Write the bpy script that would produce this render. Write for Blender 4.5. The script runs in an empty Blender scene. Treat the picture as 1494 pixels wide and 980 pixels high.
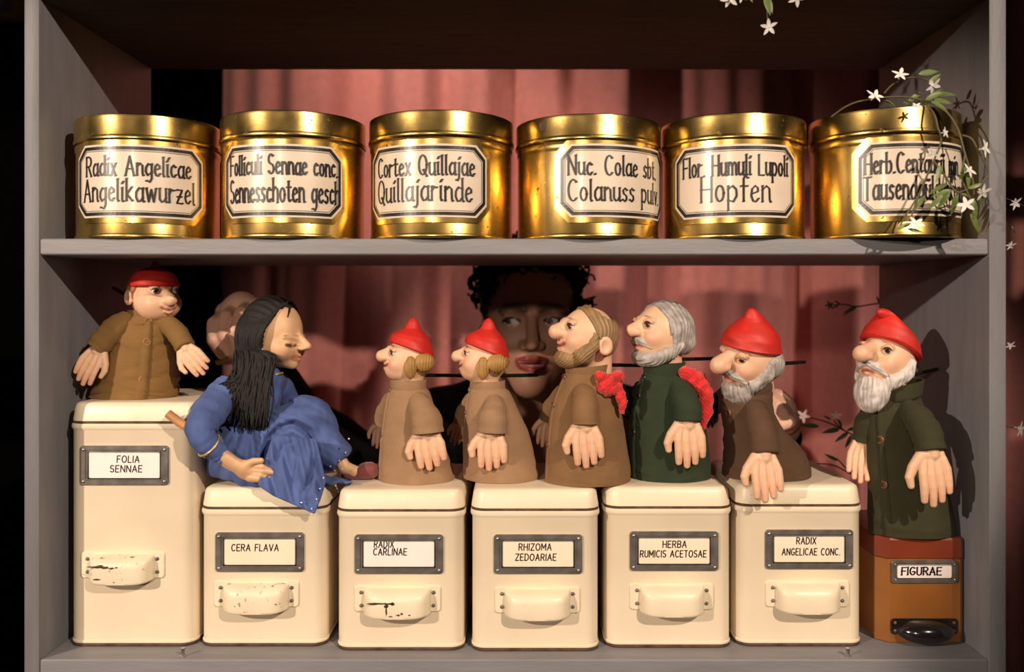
import bpy, math, random
import numpy as np
from mathutils import Vector, Matrix
random.seed(7); np.random.seed(7)
scene = bpy.context.scene
COL = scene.collection
D, F, Z0, VX, VY = 1.04, 1300.0, 1.35, 756.0, 440.0   # camera distance, focal length (px), eye height, vanishing point

# ---------------------------------------------------------------- camera, light, exposure
cd = bpy.data.cameras.new('camera'); cam = bpy.data.objects.new('camera', cd); COL.objects.link(cam)
cam.location = (0, -D, Z0); cam.rotation_euler = (math.pi/2, 0, 0)
cd.sensor_width = 36; cd.sensor_fit = 'HORIZONTAL'; cd.lens = 36*F/1494
cd.shift_x = -(VX-747)/1494; cd.shift_y = -(490-VY)/1494
cd.dof.use_dof = True; cd.dof.focus_distance = 1.12; cd.dof.aperture_fstop = 2.8
cd.clip_start = .05
scene.camera = cam
w = bpy.data.worlds.new('dark_hall'); scene.world = w; w.use_nodes = True
w.node_tree.nodes['Background'].inputs[0].default_value = (1, .8, .65, 1)
w.node_tree.nodes['Background'].inputs[1].default_value = .006
scene.view_settings.view_transform = 'Standard'; scene.view_settings.look = 'None'
scene.view_settings.exposure = 0; scene.view_settings.gamma = 1
scene.view_settings.use_curve_mapping = False

def spot(name, loc, target, watts, col, size_deg, radius=.03, blend=.3):
    l = bpy.data.lights.new(name, 'SPOT'); o = bpy.data.objects.new(name, l); COL.objects.link(o)
    l.energy = watts; l.color = col; l.spot_size = math.radians(size_deg); l.spot_blend = blend; l.shadow_soft_size = radius
    o.location = loc
    o.rotation_euler = (Vector(target)-Vector(loc)).to_track_quat('-Z', 'Y').to_euler()
    return o
WARM = (1, .80, .62)
spot('stage_spot_left', (-1.85, -1.70, Z0+.66), (.02, .106, Z0-.39), 220, WARM, 36, .025, .25)
spot('stage_spot_right', (1.22, -1.95, Z0+1.22), (-.28, .25, Z0+.0), 255, WARM, 37, .02, .25)
spot('stage_spot_front', (-.60, -2.55, Z0+.48), (-.04, .1, Z0-.20), 68, WARM, 30, .04, .5)
spot('backstage_spot_curtain', (1.5, -.12, Z0-.20), (.50, 1.0, Z0-.30), 36, (1, .80, .66), 54, .05, 1.0)
spot('added_spot_upper_curtain', (-.55, .42, Z0+1.00), (-.08, 1.0, Z0+.46), 27, (1, .80, .66), 58, .04, .9)  # added lamp without a known source, brightens the upper left curtain

# ---------------------------------------------------------------- helpers
def P(px, py, Y):
    k = (D+Y)/F
    return Vector(((px-VX)*k, Y, Z0-(py-VY)*k))
def K(Y): return (D+Y)/F

def root_loc(o):
    while o.parent is not None: o = o.parent
    return o.location
def thing(name, label, cat, loc, group=None):
    o = bpy.data.objects.new(name, None); COL.objects.link(o)
    o.location = loc; o.empty_display_size = .03
    o['label'] = label; o['category'] = cat
    if group: o['group'] = group
    return o
def mk(name, V, Fc, mat, parent=None, smooth=True, col=None, struct=False, label=None, sharp=None):
    me = bpy.data.meshes.new(name)
    V = np.asarray(V, dtype=float).reshape(-1, 3)
    if parent is not None:
        V = V - np.array(root_loc(parent))
    me.from_pydata([tuple(v) for v in V], [], [tuple(int(i) for i in f) for f in Fc])
    me.update()
    if smooth:
        me.polygons.foreach_set('use_smooth', [True]*len(me.polygons))
        if sharp: me.set_sharp_from_angle(angle=math.radians(sharp))
    if col is not None:
        a = me.attributes.new('Col', 'FLOAT_COLOR', 'POINT')
        c = np.ones((len(V), 4), dtype=np.float32); c[:, :3] = col
        a.data.foreach_set('color', c.ravel())
    me.materials.append(mat)
    o = bpy.data.objects.new(name, me); COL.objects.link(o)
    if parent is not None: o.parent = parent
    if struct: o['kind'] = 'structure'
    if label: o['label'] = label
    return o
class MB:
    """collects shapes into one mesh"""
    def __init__(s): s.V = []; s.F = []
    def add(s, V, Fc):
        n = len(s.V); s.V += [tuple(v) for v in V]; s.F += [tuple(i+n for i in f) for f in Fc]
    def loft(s, rings, cap0=True, cap1=True, closed=True):
        n = len(rings[0]); V = [p for r in rings for p in r]; Fc = []
        for i in range(len(rings)-1):
            for j in range(n if closed else n-1):
                a = i*n+j; b = i*n+(j+1) % n
                Fc.append((a, b, b+n, a+n))
        if cap0: Fc.append(tuple(range(n-1, -1, -1)))
        if cap1: m = (len(rings)-1)*n; Fc.append(tuple(range(m, m+n)))
        s.add(V, Fc); return s
    def box(s, c, d, bev=0):
        x, y, z = c; a, b, e = d[0]/2, d[1]/2, d[2]/2
        if bev <= 0:
            V = [(x+i*a, y+j*b, z+k*e) for k in (-1, 1) for i, j in ((-1, -1), (1, -1), (1, 1), (-1, 1))]
            s.add(V, [(3, 2, 1, 0), (4, 5, 6, 7), (0, 1, 5, 4), (1, 2, 6, 5), (2, 3, 7, 6), (3, 0, 4, 7)])
        else:
            R = []
            for zz, o in ((-e, bev), (-e+bev, 0), (e-bev, 0), (e, bev)):
                R.append([(x+px, y+py, z+zz) for px, py in rrect(2*a-2*o, 2*b-2*o, max(bev-o*.6, bev*.3), 2)])
            s.loft(R)
        return s
    def tube(s, pts, rad, n=10, caps=True, sub=0, flat=1.0):
        pts = [Vector(p) for p in pts]
        if not hasattr(rad, '__len__'): rad = [rad]*len(pts)
        if sub: pts, rad = crom(pts, list(rad), sub)
        t = (pts[1]-pts[0]).normalized()
        up = Vector((0, 0, 1)) if abs(t.z) < .9 else Vector((0, 1, 0))
        u = t.cross(up).normalized(); R = []
        for i, p in enumerate(pts):
            if i == 0: tn = pts[1]-pts[0]
            elif i == len(pts)-1: tn = pts[-1]-pts[-2]
            else: tn = pts[i+1]-pts[i-1]
            if tn.length < 1e-9: tn = t
            tn = tn.normalized()
            u = (u - tn*u.dot(tn))
            u = u.normalized() if u.length > 1e-6 else tn.orthogonal().normalized()
            v = tn.cross(u); r = rad[i]
            R.append([p + u*(r*math.cos(a)) + v*(r*flat*math.sin(a)) for a in [2*math.pi*j/n for j in range(n)]])
        s.loft(R, caps, caps); return s
    def lathe(s, prof, c, n=48, axis=None):
        """prof = [(radius, height)], turned about axis through c"""
        ax = Vector(axis or (0, 0, 1)).normalized()
        u = ax.orthogonal().normalized() if axis else Vector((1, 0, 0)); v = ax.cross(u); c = Vector(c)
        R = [[c + ax*h + u*(max(r, 1e-5)*math.cos(2*math.pi*j/n)) + v*(max(r, 1e-5)*math.sin(2*math.pi*j/n)) for j in range(n)] for r, h in prof]
        s.loft(R); return s
    def build(s, name, mat, parent=None, **kw): return mk(name, s.V, s.F, mat, parent, **kw)
def crom(pts, rad, sub):
    out = []; orad = []; n = len(pts)
    for i in range(n-1):
        p0 = pts[max(i-1, 0)]; p1 = pts[i]; p2 = pts[i+1]; p3 = pts[min(i+2, n-1)]
        for j in range(sub):
            t = j/sub
            out.append(.5*((2*p1)+(p2-p0)*t+(2*p0-5*p1+4*p2-p3)*t*t+(3*p1-p0-3*p2+p3)*t**3))
            orad.append(rad[i]*(1-t)+rad[i+1]*t)
    out.append(pts[-1]); orad.append(rad[-1])
    return out, orad
def rrect(w, d, r, n=6):
    r = min(r, w/2-1e-5, d/2-1e-5); pts = []
    for cx, cy, a0 in ((w/2-r, d/2-r, 0), (-w/2+r, d/2-r, 90), (-w/2+r, -d/2+r, 180), (w/2-r, -d/2+r, 270)):
        for i in range(n+1):
            a = math.radians(a0+90*i/n); pts.append((cx+r*math.cos(a), cy+r*math.sin(a)))
    return pts

# ---------------------------------------------------------------- signed distance modelling
def v3(*a): return np.array(a, dtype=np.float32)
def ell(p, c, r):
    r = np.array(r, dtype=np.float32); q = (p-np.array(c, dtype=np.float32))/r
    k0 = np.sqrt((q*q).sum(1)); q = q/r; k1 = np.sqrt((q*q).sum(1))+1e-9
    return k0*(k0-1)/k1
def cone(p, a, b, ra, rb):
    a = np.array(a, dtype=np.float32); b = np.array(b, dtype=np.float32); ab = b-a
    h = np.clip(((p-a)@ab)/max(float(ab@ab), 1e-12), 0, 1)
    q = p-a-h[:, None]*ab
    return np.sqrt((q*q).sum(1))-(ra+h*(rb-ra))
def chain(p, pts, rad, k=None):
    d = None
    for i in range(len(pts)-1):
        e = cone(p, pts[i], pts[i+1], rad[i], rad[i+1])
        d = e if d is None else (np.minimum(d, e) if k is None else smin(d, e, k))
    return d
def smin(a, b, k):
    h = np.clip(.5+.5*(b-a)/k, 0, 1); return b+(a-b)*h-k*h*(1-h)
def smax(a, b, k): return -smin(-a, -b, k)
def surfnet(f, lo, hi, h, margin=1.9):
    lo = np.array(lo, dtype=np.float64); hi = np.array(hi, dtype=np.float64)
    B = 14
    nb = np.maximum(1, np.ceil((hi-lo)/(h*B)).astype(int)); N = nb*B+3
    bi = np.stack(np.meshgrid(*[np.arange(n) for n in nb], indexing='ij'), -1).reshape(-1, 3)
    cen = lo+(bi+.5)*B*h
    dd = f(cen.astype(np.float32))
    bi = bi[np.abs(dd) < B*h*.87*margin]
    g = np.arange(B+1); G = np.stack(np.meshgrid(g, g, g, indexing='ij'), -1).reshape(-1, 3)
    ids, vs, quads = [], [], []
    cor = [(a, b, c) for a in (0, 1) for b in (0, 1) for c in (0, 1)]
    def key(i): return (i[:, 0]*N[1]+i[:, 1])*N[2]+i[:, 2]
    for b in bi:
        base = b*B
        d = f((lo+(base+G)*h).astype(np.float32)).reshape(B+1, B+1, B+1)
        s = d < 0
        if s.all() or not s.any(): continue
        cnt = sum(s[a:a+B, b_:b_+B, c:c+B].astype(int) for a, b_, c in cor)
        act = np.argwhere((cnt > 0) & (cnt < 8))
        acc = np.zeros((len(act), 3)); num = np.zeros(len(act))
        for ax in range(3):
            e = [0, 0, 0]; e[ax] = 1; o1, o2 = [q for q in range(3) if q != ax]
            for i in (0, 1):
                for j in (0, 1):
                    o = [0, 0, 0]; o[o1] = i; o[o2] = j
                    A = act+np.array(o); Bq = A+np.array(e)
                    da = d[A[:, 0], A[:, 1], A[:, 2]]; db = d[Bq[:, 0], Bq[:, 1], Bq[:, 2]]
                    m = (da < 0) != (db < 0); t = np.where(m, da/(da-db+1e-12), 0)
                    acc += np.where(m[:, None], A+t[:, None]*np.array(e), 0); num += m
            sa = s[:B, :B, :B]; sl = [slice(0, B)]*3; sl[ax] = slice(1, B+1); sb = s[tuple(sl)]
            ed = np.argwhere(sa != sb)
            if len(ed):
                fl = sa[ed[:, 0], ed[:, 1], ed[:, 2]]; ed = ed+base
                o1, o2 = (ax+1) % 3, (ax+2) % 3
                u = np.zeros(3, int); u[o1] = 1; v = np.zeros(3, int); v[o2] = 1
                q = np.stack([key(ed+1), key(ed-u+1), key(ed-u-v+1), key(ed-v+1)], 1)
                q[~fl] = q[~fl][:, ::-1]; quads.append(q)
        ids.append(key(act+base+1)); vs.append(lo+(base+acc/num[:, None])*h)
    ids = np.concatenate(ids); vs = np.concatenate(vs); quads = np.concatenate(quads)
    o = np.argsort(ids); ids = ids[o]; vs = vs[o]
    ix = np.searchsorted(ids, quads); ix = np.clip(ix, 0, len(ids)-1)
    ok = (ids[ix] == quads).all(1)
    return vs, ix[ok]

# ---------------------------------------------------------------- materials
def mat(name, col, rough=.6, metal=0, spec=.5, var=.12, vscale=30, bump=0, bscale=200, attr=False, sheen=0,
        spots=None, stretch=None, weave=0, coat=0, spot_scale=60, spot_lo=.62, sss=0):
    m = bpy.data.materials.new(name); m.use_nodes = True; nt = m.node_tree; N = nt.nodes; L = nt.links
    b = N['Principled BSDF']; b.inputs['Roughness'].default_value = rough; b.inputs['Metallic'].default_value = metal
    b.inputs['Specular IOR Level'].default_value = spec
    if sheen: b.inputs['Sheen Weight'].default_value = sheen
    if coat: b.inputs['Coat Weight'].default_value = coat; b.inputs['Coat Roughness'].default_value = .15
    if sss: b.inputs['Subsurface Weight'].default_value = sss; b.inputs['Subsurface Radius'].default_value = (.006, .003, .002)
    tc = N.new('ShaderNodeTexCoord'); co = tc.outputs['Object']
    if stretch:
        mp = N.new('ShaderNodeMapping'); mp.inputs['Scale'].default_value = stretch; L.new(co, mp.inputs['Vector']); co = mp.outputs[0]
    nz = N.new('ShaderNodeTexNoise'); nz.inputs['Scale'].default_value = vscale; nz.inputs['Detail'].default_value = 6; L.new(co, nz.inputs['Vector'])
    mr = N.new('ShaderNodeMapRange'); mr.inputs[1].default_value = .3; mr.inputs[2].default_value = .7
    mr.inputs[3].default_value = 1-var; mr.inputs[4].default_value = 1+var; L.new(nz.outputs['Fac'], mr.inputs[0])
    mx = N.new('ShaderNodeMix'); mx.data_type = 'RGBA'; mx.blend_type = 'MULTIPLY'; mx.inputs[0].default_value = 1
    mx.inputs[6].default_value = (*col, 1); L.new(mr.outputs[0], mx.inputs[7])
    if attr:
        at = N.new('ShaderNodeAttribute'); at.attribute_name = 'Col'; L.new(at.outputs['Color'], mx.inputs[6])
    out = mx.outputs[2]
    if spots:
        n2 = N.new('ShaderNodeTexNoise'); n2.inputs['Scale'].default_value = spot_scale; n2.inputs['Detail'].default_value = 8
        n2.inputs['Roughness'].default_value = .7; L.new(tc.outputs['Object'], n2.inputs['Vector'])
        r2 = N.new('ShaderNodeMapRange'); r2.inputs[1].default_value = spot_lo; r2.inputs[2].default_value = spot_lo+.04; L.new(n2.outputs['Fac'], r2.inputs[0])
        m2 = N.new('ShaderNodeMix'); m2.data_type = 'RGBA'; L.new(r2.outputs[0], m2.inputs[0]); L.new(out, m2.inputs[6]); m2.inputs[7].default_value = (*spots, 1)
        out = m2.outputs[2]
        if metal:
            r3 = N.new('ShaderNodeMapRange'); r3.inputs[3].default_value = rough; r3.inputs[4].default_value = .8; L.new(r2.outputs[0], r3.inputs[0]); L.new(r3.outputs[0], b.inputs['Roughness'])
    L.new(out, b.inputs['Base Color'])
    if bump or weave:
        bp = N.new('ShaderNodeBump'); bp.inputs['Strength'].default_value = bump or weave; bp.inputs['Distance'].default_value = .001
        if weave:
            w1 = N.new('ShaderNodeTexWave'); w1.bands_direction = 'X'; w1.inputs['Scale'].default_value = bscale; w1.inputs['Distortion'].default_value = 1.5; w1.inputs['Detail'].default_value = 2
            w2 = N.new('ShaderNodeTexWave'); w2.bands_direction = 'Z'; w2.inputs['Scale'].default_value = bscale; w2.inputs['Distortion'].default_value = 1.5; w2.inputs['Detail'].default_value = 2
            ad = N.new('ShaderNodeMath'); L.new(tc.outputs['Object'], w1.inputs['Vector']); L.new(tc.outputs['Object'], w2.inputs['Vector'])
            L.new(w1.outputs['Fac'], ad.inputs[0]); L.new(w2.outputs['Fac'], ad.inputs[1]); L.new(ad.outputs[0], bp.inputs['Height'])
        else:
            nb = N.new('ShaderNodeTexNoise'); nb.inputs['Scale'].default_value = bscale; nb.inputs['Detail'].default_value = 5; L.new(co, nb.inputs['Vector']); L.new(nb.outputs['Fac'], bp.inputs['Height'])
        L.new(bp.outputs[0], b.inputs['Normal'])
    return m
M = {}
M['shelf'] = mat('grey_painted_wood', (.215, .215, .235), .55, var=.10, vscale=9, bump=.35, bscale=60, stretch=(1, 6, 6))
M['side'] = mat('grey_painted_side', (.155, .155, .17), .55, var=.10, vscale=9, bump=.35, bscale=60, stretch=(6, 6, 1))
M['board_dark'] = mat('dark_brown_board', (.040, .028, .022), .7, var=.3, vscale=12, bump=.3, bscale=60, stretch=(1, 8, 8))  # darker and browner than the other shelf boards
M['black'] = mat('black_paint', (.004, .004, .004), .9, spec=.05)
M['curtain'] = mat('rose_curtain_cloth', (.54, .205, .185), .9, spec=.1, var=.08, vscale=60, weave=.2, bscale=350, sheen=.2)
M['brass'] = mat('old_brass', (.55, .375, .115), .27, 1, var=.5, vscale=22, bump=.3, bscale=26, stretch=(1, 1, .45), spots=(.09, .05, .015), spot_scale=110, spot_lo=.625)
M['brass_lid'] = mat('old_brass_lid', (.60, .42, .14), .24, 1, var=.45, vscale=26, bump=.3, bscale=30, spots=(.10, .055, .015), spot_scale=80, spot_lo=.64)
M['enamel_white'] = mat('cream_label_enamel', (.66, .565, .46), .32, var=.06, vscale=25, coat=.12, spots=(.30, .14, .05), spot_scale=40, spot_lo=.745)
M['ink'] = mat('black_ink', (.012, .009, .009), .35, var=.1)
M['ink_red'] = mat('dark_brown_ink', (.025, .008, .008), .5, var=.1)
M['cream'] = mat('cream_tin_paint', (.80, .685, .52), .33, var=.05, vscale=12, coat=.25, bump=.05, bscale=30, spots=(.20, .11, .05), spot_scale=55, spot_lo=.69)
M['cream_worn'] = mat('chipped_cream_paint', (.80, .69, .52), .4, var=.08, vscale=22, bump=.2, bscale=120, spots=(.16, .09, .05), spot_scale=150, spot_lo=.60)
M['cream_fair'] = mat('slightly_chipped_cream_paint', (.81, .70, .53), .38, var=.06, vscale=22, bump=.15, bscale=90, spots=(.14, .08, .045), spot_scale=90, spot_lo=.685)
M['rust'] = mat('rusty_seam', (.075, .04, .022), .8, var=.5, vscale=90)
M['zinc'] = mat('dull_zinc', (.17, .155, .145), .5, .55, var=.3, vscale=60, bump=.2, bscale=200)
M['rivet'] = mat('rivet_metal', (.42, .40, .42), .35, .9)
M['card_white'] = mat('white_card', (.86, .78, .76), .7, var=.03)
M['card_cream'] = mat('cream_card', (.84, .73, .57), .7, var=.03)
M['tin_brown'] = mat('brown_tin_paint', (.27, .10, .022), .38, var=.15, vscale=20, coat=.2, spots=(.45, .28, .12), spot_scale=60, spot_lo=.74)
M['tin_red'] = mat('red_brown_tin_lid', (.19, .035, .014), .35, var=.15, vscale=20, coat=.2, spots=(.42, .25, .1), spot_scale=60, spot_lo=.75)
M['bakelite'] = mat('black_bakelite', (.012, .011, .012), .18, var=.05, coat=.5)
M['paint'] = mat('painted_skin', (1, 1, 1), .5, attr=True, var=.05, vscale=40, bump=.12, bscale=120, sss=.0)
M['red'] = mat('red_painted_cap', (.54, .020, .013), .55, var=.14, vscale=50, bump=.3, bscale=90)
M['hair_blond'] = mat('blond_carved_hair', (.34, .185, .05), .55, var=.25, vscale=60, bump=.3, bscale=150)
M['hair_brown'] = mat('light_brown_carved_hair', (.27, .165, .075), .55, var=.25, vscale=60, bump=.3, bscale=150)
M['hair_grey'] = mat('grey_carved_hair', (.36, .33, .315), .55, var=.35, vscale=90, bump=.3, bscale=150)
M['rod'] = mat('black_rod', (.02, .018, .018), .3, .5)
M['wood'] = mat('wooden_rod', (.45, .22, .09), .5, var=.2, vscale=40)
M['button'] = mat('brown_button', (.13, .06, .03), .35, var=.3, coat=.3)
M['button_wood'] = mat('ochre_button', (.24, .12, .04), .45, var=.3)
M['button_dark'] = mat('dark_button', (.02, .018, .02), .3, var=.3, coat=.3)
M['knit'] = mat('red_knitted_wool', (.62, .012, .01), .85, var=.3, vscale=120, bump=1, bscale=260, sheen=.4)
M['blue'] = mat('blue_crinkled_cotton', (.075, .115, .30), .8, spec=.2, var=.30, vscale=34, bump=.9, bscale=120, sheen=.05, stretch=(1, 1, .4))
M['blue_dark'] = mat('dark_blue_waistband', (.03, .04, .12), .8, spec=.2, var=.2)
M['bead'] = mat('silver_bead', (.8, .8, .85), .2, .6)
M['goldtrim'] = mat('gold_braid', (.6, .45, .2), .45, .6, var=.4, vscale=300)
M['hair_black'] = mat('black_yarn_hair', (.008, .006, .006), .75, var=.3, vscale=200, bump=.5, bscale=500)
M['curl'] = mat('dark_curly_hair', (.010, .007, .006), .6, var=.4, vscale=150)
M['shoe'] = mat('maroon_suede', (.17, .035, .035), .7, var=.2, vscale=60, sheen=.3)
M['dress'] = mat('black_dress_cloth', (.006, .005, .005), .9, spec=.1, var=.3)
M['leaf'] = mat('green_leaf', (.10, .145, .03), .45, var=.3, vscale=60)
M['leaf_dark'] = mat('dark_leaf', (.035, .05, .018), .5, var=.3, vscale=60)
M['stem'] = mat('brown_green_stem', (.09, .075, .03), .6, var=.2)
M['stem_dark'] = mat('dark_twig', (.03, .018, .012), .7, var=.2)
M['petal'] = mat('white_petal', (.80, .77, .74), .6, var=.05)
M['petal_pink'] = mat('pinkish_petal', (.62, .45, .45), .6, var=.05)
M['frame_tan'] = mat('tan_frame', (.60, .36, .12), .5, var=.1)
M['frame_grey'] = mat('grey_picture', (.35, .32, .33), .6, var=.2, vscale=8)
M['floor'] = mat('dark_stage_floor', (.02, .016, .014), .7, var=.2, vscale=6)
def coatmat(name, col): return mat(name, col, .85, spec=.2, var=.10, vscale=40, weave=.38, bscale=300, sheen=.03)
M['coat_ochre'] = coatmat('ochre_brown_cloth', (.215, .118, .040))
M['coat_taupe'] = coatmat('taupe_cloth', (.33, .20, .115))
M['coat_brown'] = coatmat('warm_brown_cloth', (.225, .125, .058))
M['coat_green'] = coatmat('dark_green_cloth', (.028, .042, .022))
M['coat_dark'] = coatmat('dark_brown_cloth', (.105, .058, .034))
M['coat_olive'] = coatmat('dark_olive_cloth', (.042, .040, .019))

# ---------------------------------------------------------------- stroke lettering
def arc(cx, cy, rx, ry, a0, a1, n=10):
    return [(cx+rx*math.cos(math.radians(a0+(a1-a0)*i/n)), cy+ry*math.sin(math.radians(a0+(a1-a0)*i/n))) for i in range(n+1)]
X = .62
G = {
 ' ': (.30, []), '.': (.06, [[(.03, 0), (.04, .02)]]),
 # capitals
 'A': (.62, [[(0, 0), (.31, 1), (.62, 0)], [(.11, .35), (.51, .35)]]),
 'B': (.52, [[(0, 0), (0, 1)], [(0, 1)]+arc(.27, .76, .24, .24, 90, -90)+[(0, .52)], [(0, .52)]+arc(.29, .26, .24, .26, 90, -90)+[(0, 0)]]),
 'C': (.58, [arc(.32, .5, .32, .5, 50, 310, 16)]),
 'D': (.58, [[(0, 0), (0, 1)]+arc(.2, .5, .38, .5, 90, -90, 14)+[(0, 0)]]),
 'E': (.48, [[(.48, 1), (0, 1), (0, 0), (.48, 0)], [(0, .52), (.40, .52)]]),
 'F': (.46, [[(.46, 1), (0, 1), (0, 0)], [(0, .52), (.38, .52)]]),
 'G': (.60, [arc(.32, .5, .32, .5, 50, 330, 16)+[(.60, .42), (.36, .42)]]),
 'H': (.56, [[(0, 0), (0, 1)], [(.56, 0), (.56, 1)], [(0, .5), (.56, .5)]]),
 'I': (.04, [[(.02, 0), (.02, 1)]]),
 'L': (.44, [[(0, 1), (0, 0), (.44, 0)]]),
 'M': (.68, [[(0, 0), (0, 1), (.34, .3), (.68, 1), (.68, 0)]]),
 'N': (.58, [[(0, 0), (0, 1), (.58, 0), (.58, 1)]]),
 'O': (.66, [arc(.33, .5, .33, .5, 0, 360, 22)]),
 'Q': (.62, [arc(.31, .5, .31, .5, 0, 360, 22), [(.36, .25), (.64, -.08)]]),
 'R': (.54, [[(0, 0), (0, 1)], [(0, 1)]+arc(.27, .75, .25, .25, 90, -90)+[(0, .5)], [(.24, .5), (.54, 0)]]),
 'S': (.50, [arc(.25, .75, .24, .25, 40, 260, 10)+arc(.25, .25, .25, .25, 80, -150, 12)]),
 'T': (.54, [[(0, 1), (.54, 1)], [(.27, 1), (.27, 0)]]),
 'U': (.54, [[(0, 1), (0, .27)]+arc(.27, .27, .27, .27, 180, 360, 10)+[(.54, 1)]]),
 'V': (.60, [[(0, 1), (.30, 0), (.60, 1)]]),
 'X': (.56, [[(0, 0), (.56, 1)], [(0, 1), (.56, 0)]]),
 'Z': (.54, [[(0, 1), (.54, 1), (0, 0), (.54, 0)]]),
 # small letters, narrow pen lettering
 'a': (.42, [[(.42, .62), (.42, .08), (.50, 0)], [(.42, .56), (.20, .62), (.02, .44), (.0, .2), (.12, 0), (.28, .02), (.42, .16)]]),
 'b': (.42, [[(0, 1), (0, 0), (.22, 0), (.40, .14), (.42, .42), (.28, .6), (0, .52)]]),
 'c': (.34, [[(.34, .52), (.20, .62), (.03, .48), (0, .22), (.10, .02), (.24, 0), (.36, .12)]]),
 'd': (.42, [[(.42, 1), (.42, .08), (.50, 0)], [(.42, .54), (.18, .62), (.02, .44), (0, .2), (.12, 0), (.28, .02), (.42, .16)]]),
 'e': (.36, [[(.02, .30), (.35, .40), (.34, .54), (.20, .62), (.04, .50), (0, .22), (.10, .02), (.24, 0), (.37, .12)]]),
 'f': (.28, [[(.34, .92), (.22, 1), (.12, .9), (.12, 0)], [(0, .6), (.30, .6)]]),
 'g': (.42, [[(.42, .62), (.42, -.16), (.28, -.32), (.06, -.26)], [(.42, .54), (.18, .62), (.02, .44), (0, .2), (.14, .02), (.42, .18)]]),
 'h': (.42, [[(0, 1), (0, 0)], [(0, .46), (.22, .62), (.40, .54), (.42, .30), (.42, -.06)]]),
 'i': (.08, [[(.03, .62), (.03, .06), (.10, 0)], [(.03, .82), (.10, .90)]]),
 'j': (.12, [[(.10, .62), (.10, -.16), (0, -.30), (-.10, -.26)], [(.10, .82), (.17, .90)]]),
 'k': (.38, [[(0, 1), (0, 0)], [(.34, .62), (.02, .30), (.38, 0)]]),
 'l': (.08, [[(.03, 1), (.03, .06), (.10, 0)]]),
 'm': (.64, [[(0, .62), (0, 0)], [(0, .46), (.18, .62), (.32, .52), (.32, 0)], [(.32, .46), (.50, .62), (.64, .52), (.64, .06), (.70, 0)]]),
 'n': (.40, [[(0, .62), (0, 0)], [(0, .46), (.22, .62), (.38, .52), (.40, .06), (.46, 0)]]),
 'o': (.40, [arc(.20, .31, .20, .31, 0, 360, 16)]),
 'p': (.42, [[(0, .62), (0, -.34)], [(0, .50), (.22, .62), (.40, .48), (.42, .22), (.26, 0), (0, .06)]]),
 'r': (.28, [[(0, .62), (0, 0)], [(0, .42), (.16, .60), (.30, .56)]]),
 's': (.32, [[(.32, .54), (.18, .62), (.03, .52), (.08, .36), (.28, .26), (.30, .10), (.16, 0), (0, .08)]]),
 't': (.28, [[(.12, .88), (.12, .10), (.20, 0), (.32, .06)], [(0, .62), (.28, .62)]]),
 'u': (.40, [[(0, .62), (0, .12), (.14, 0), (.28, .04), (.40, .18)], [(.40, .62), (.40, .06), (.46, 0)]]),
 'v': (.38, [[(0, .62), (.18, 0), (.38, .62)]]),
 'w': (.60, [[(0, .62), (.14, 0), (.30, .56), (.46, 0), (.60, .62)]]),
 'x': (.36, [[(0, .62), (.36, 0)], [(.36, .62), (0, 0)]]),
 'z': (.36, [[(0, .62), (.36, .62), (0, 0), (.38, 0)], [(.06, .31), (.30, .31)]]),
 'U2': (0, []),
}
G['ü'] = (G['u'][0], G['u'][1]+[[(.08, .80), (.08, .86)], [(.32, .80), (.32, .86)]])
G['í'] = (.08, [[(.03, .62), (.03, .06), (.10, 0)], [(.0, .78), (.16, .98)]])
def lettering(lines, conv, t, jitter=0, slant=0, serif=False, gap=.16):
    """lines = [(text, x0, x1, baseline, cap height)] in label coordinates; conv turns (u, v) into a point"""
    mb = MB(); rnd = random.Random(sum(map(ord, lines[0][0])))
    def quad(a, b, t):
        dx, dy = b[0]-a[0], b[1]-a[1]; l = math.hypot(dx, dy)
        if l < 1e-9: return
        nx, ny = -dy/l*t, dx/l*t
        mb.add([conv(a[0]+nx, a[1]+ny), conv(a[0]-nx, a[1]-ny), conv(b[0]-nx, b[1]-ny), conv(b[0]+nx, b[1]+ny)], [(0, 1, 2, 3)])
    def dot(a, t):
        mb.add([conv(a[0]+t*math.cos(q*math.pi/4), a[1]+t*math.sin(q*math.pi/4)) for q in range(8)], [tuple(range(8))])
    for text, x0, x1, bl, H in lines:
        raw = sum(G[c][0]+gap for c in text)-gap; sx = (x1-x0)/raw; x = x0
        for c in text:
            gw, st = G[c]; jy = rnd.uniform(-1, 1)*jitter*H
            for s_ in st:
                pts = [(x+u*sx+slant*v*H, bl+v*H+jy) for u, v in s_]
                for a, b in zip(pts, pts[1:]):
                    tt = t*(1.25 if serif and abs(b[1]-a[1]) > abs(b[0]-a[0]) else (.85 if serif else 1))
                    quad(a, b, tt)
                for a in pts: dot(a, t*(1.05 if serif else 1))
                if serif:
                    for a in (pts[0], pts[-1]): quad((a[0]-t*1.6, a[1]-t*.5), (a[0]+t*1.6, a[1]+t*.5), t*.8)
            x += (gw+gap)*sx
    return mb

# ================================================================ the setting
b = MB().box((0, 0, -.02), (8, 8, .04)); b.build('floor', M['floor'], smooth=False, struct=True)
b = MB().box((0, 1.83, 1.5), (8, .06, 3.0)); b.build('wall_back', M['black'], smooth=False, struct=True)

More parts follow.
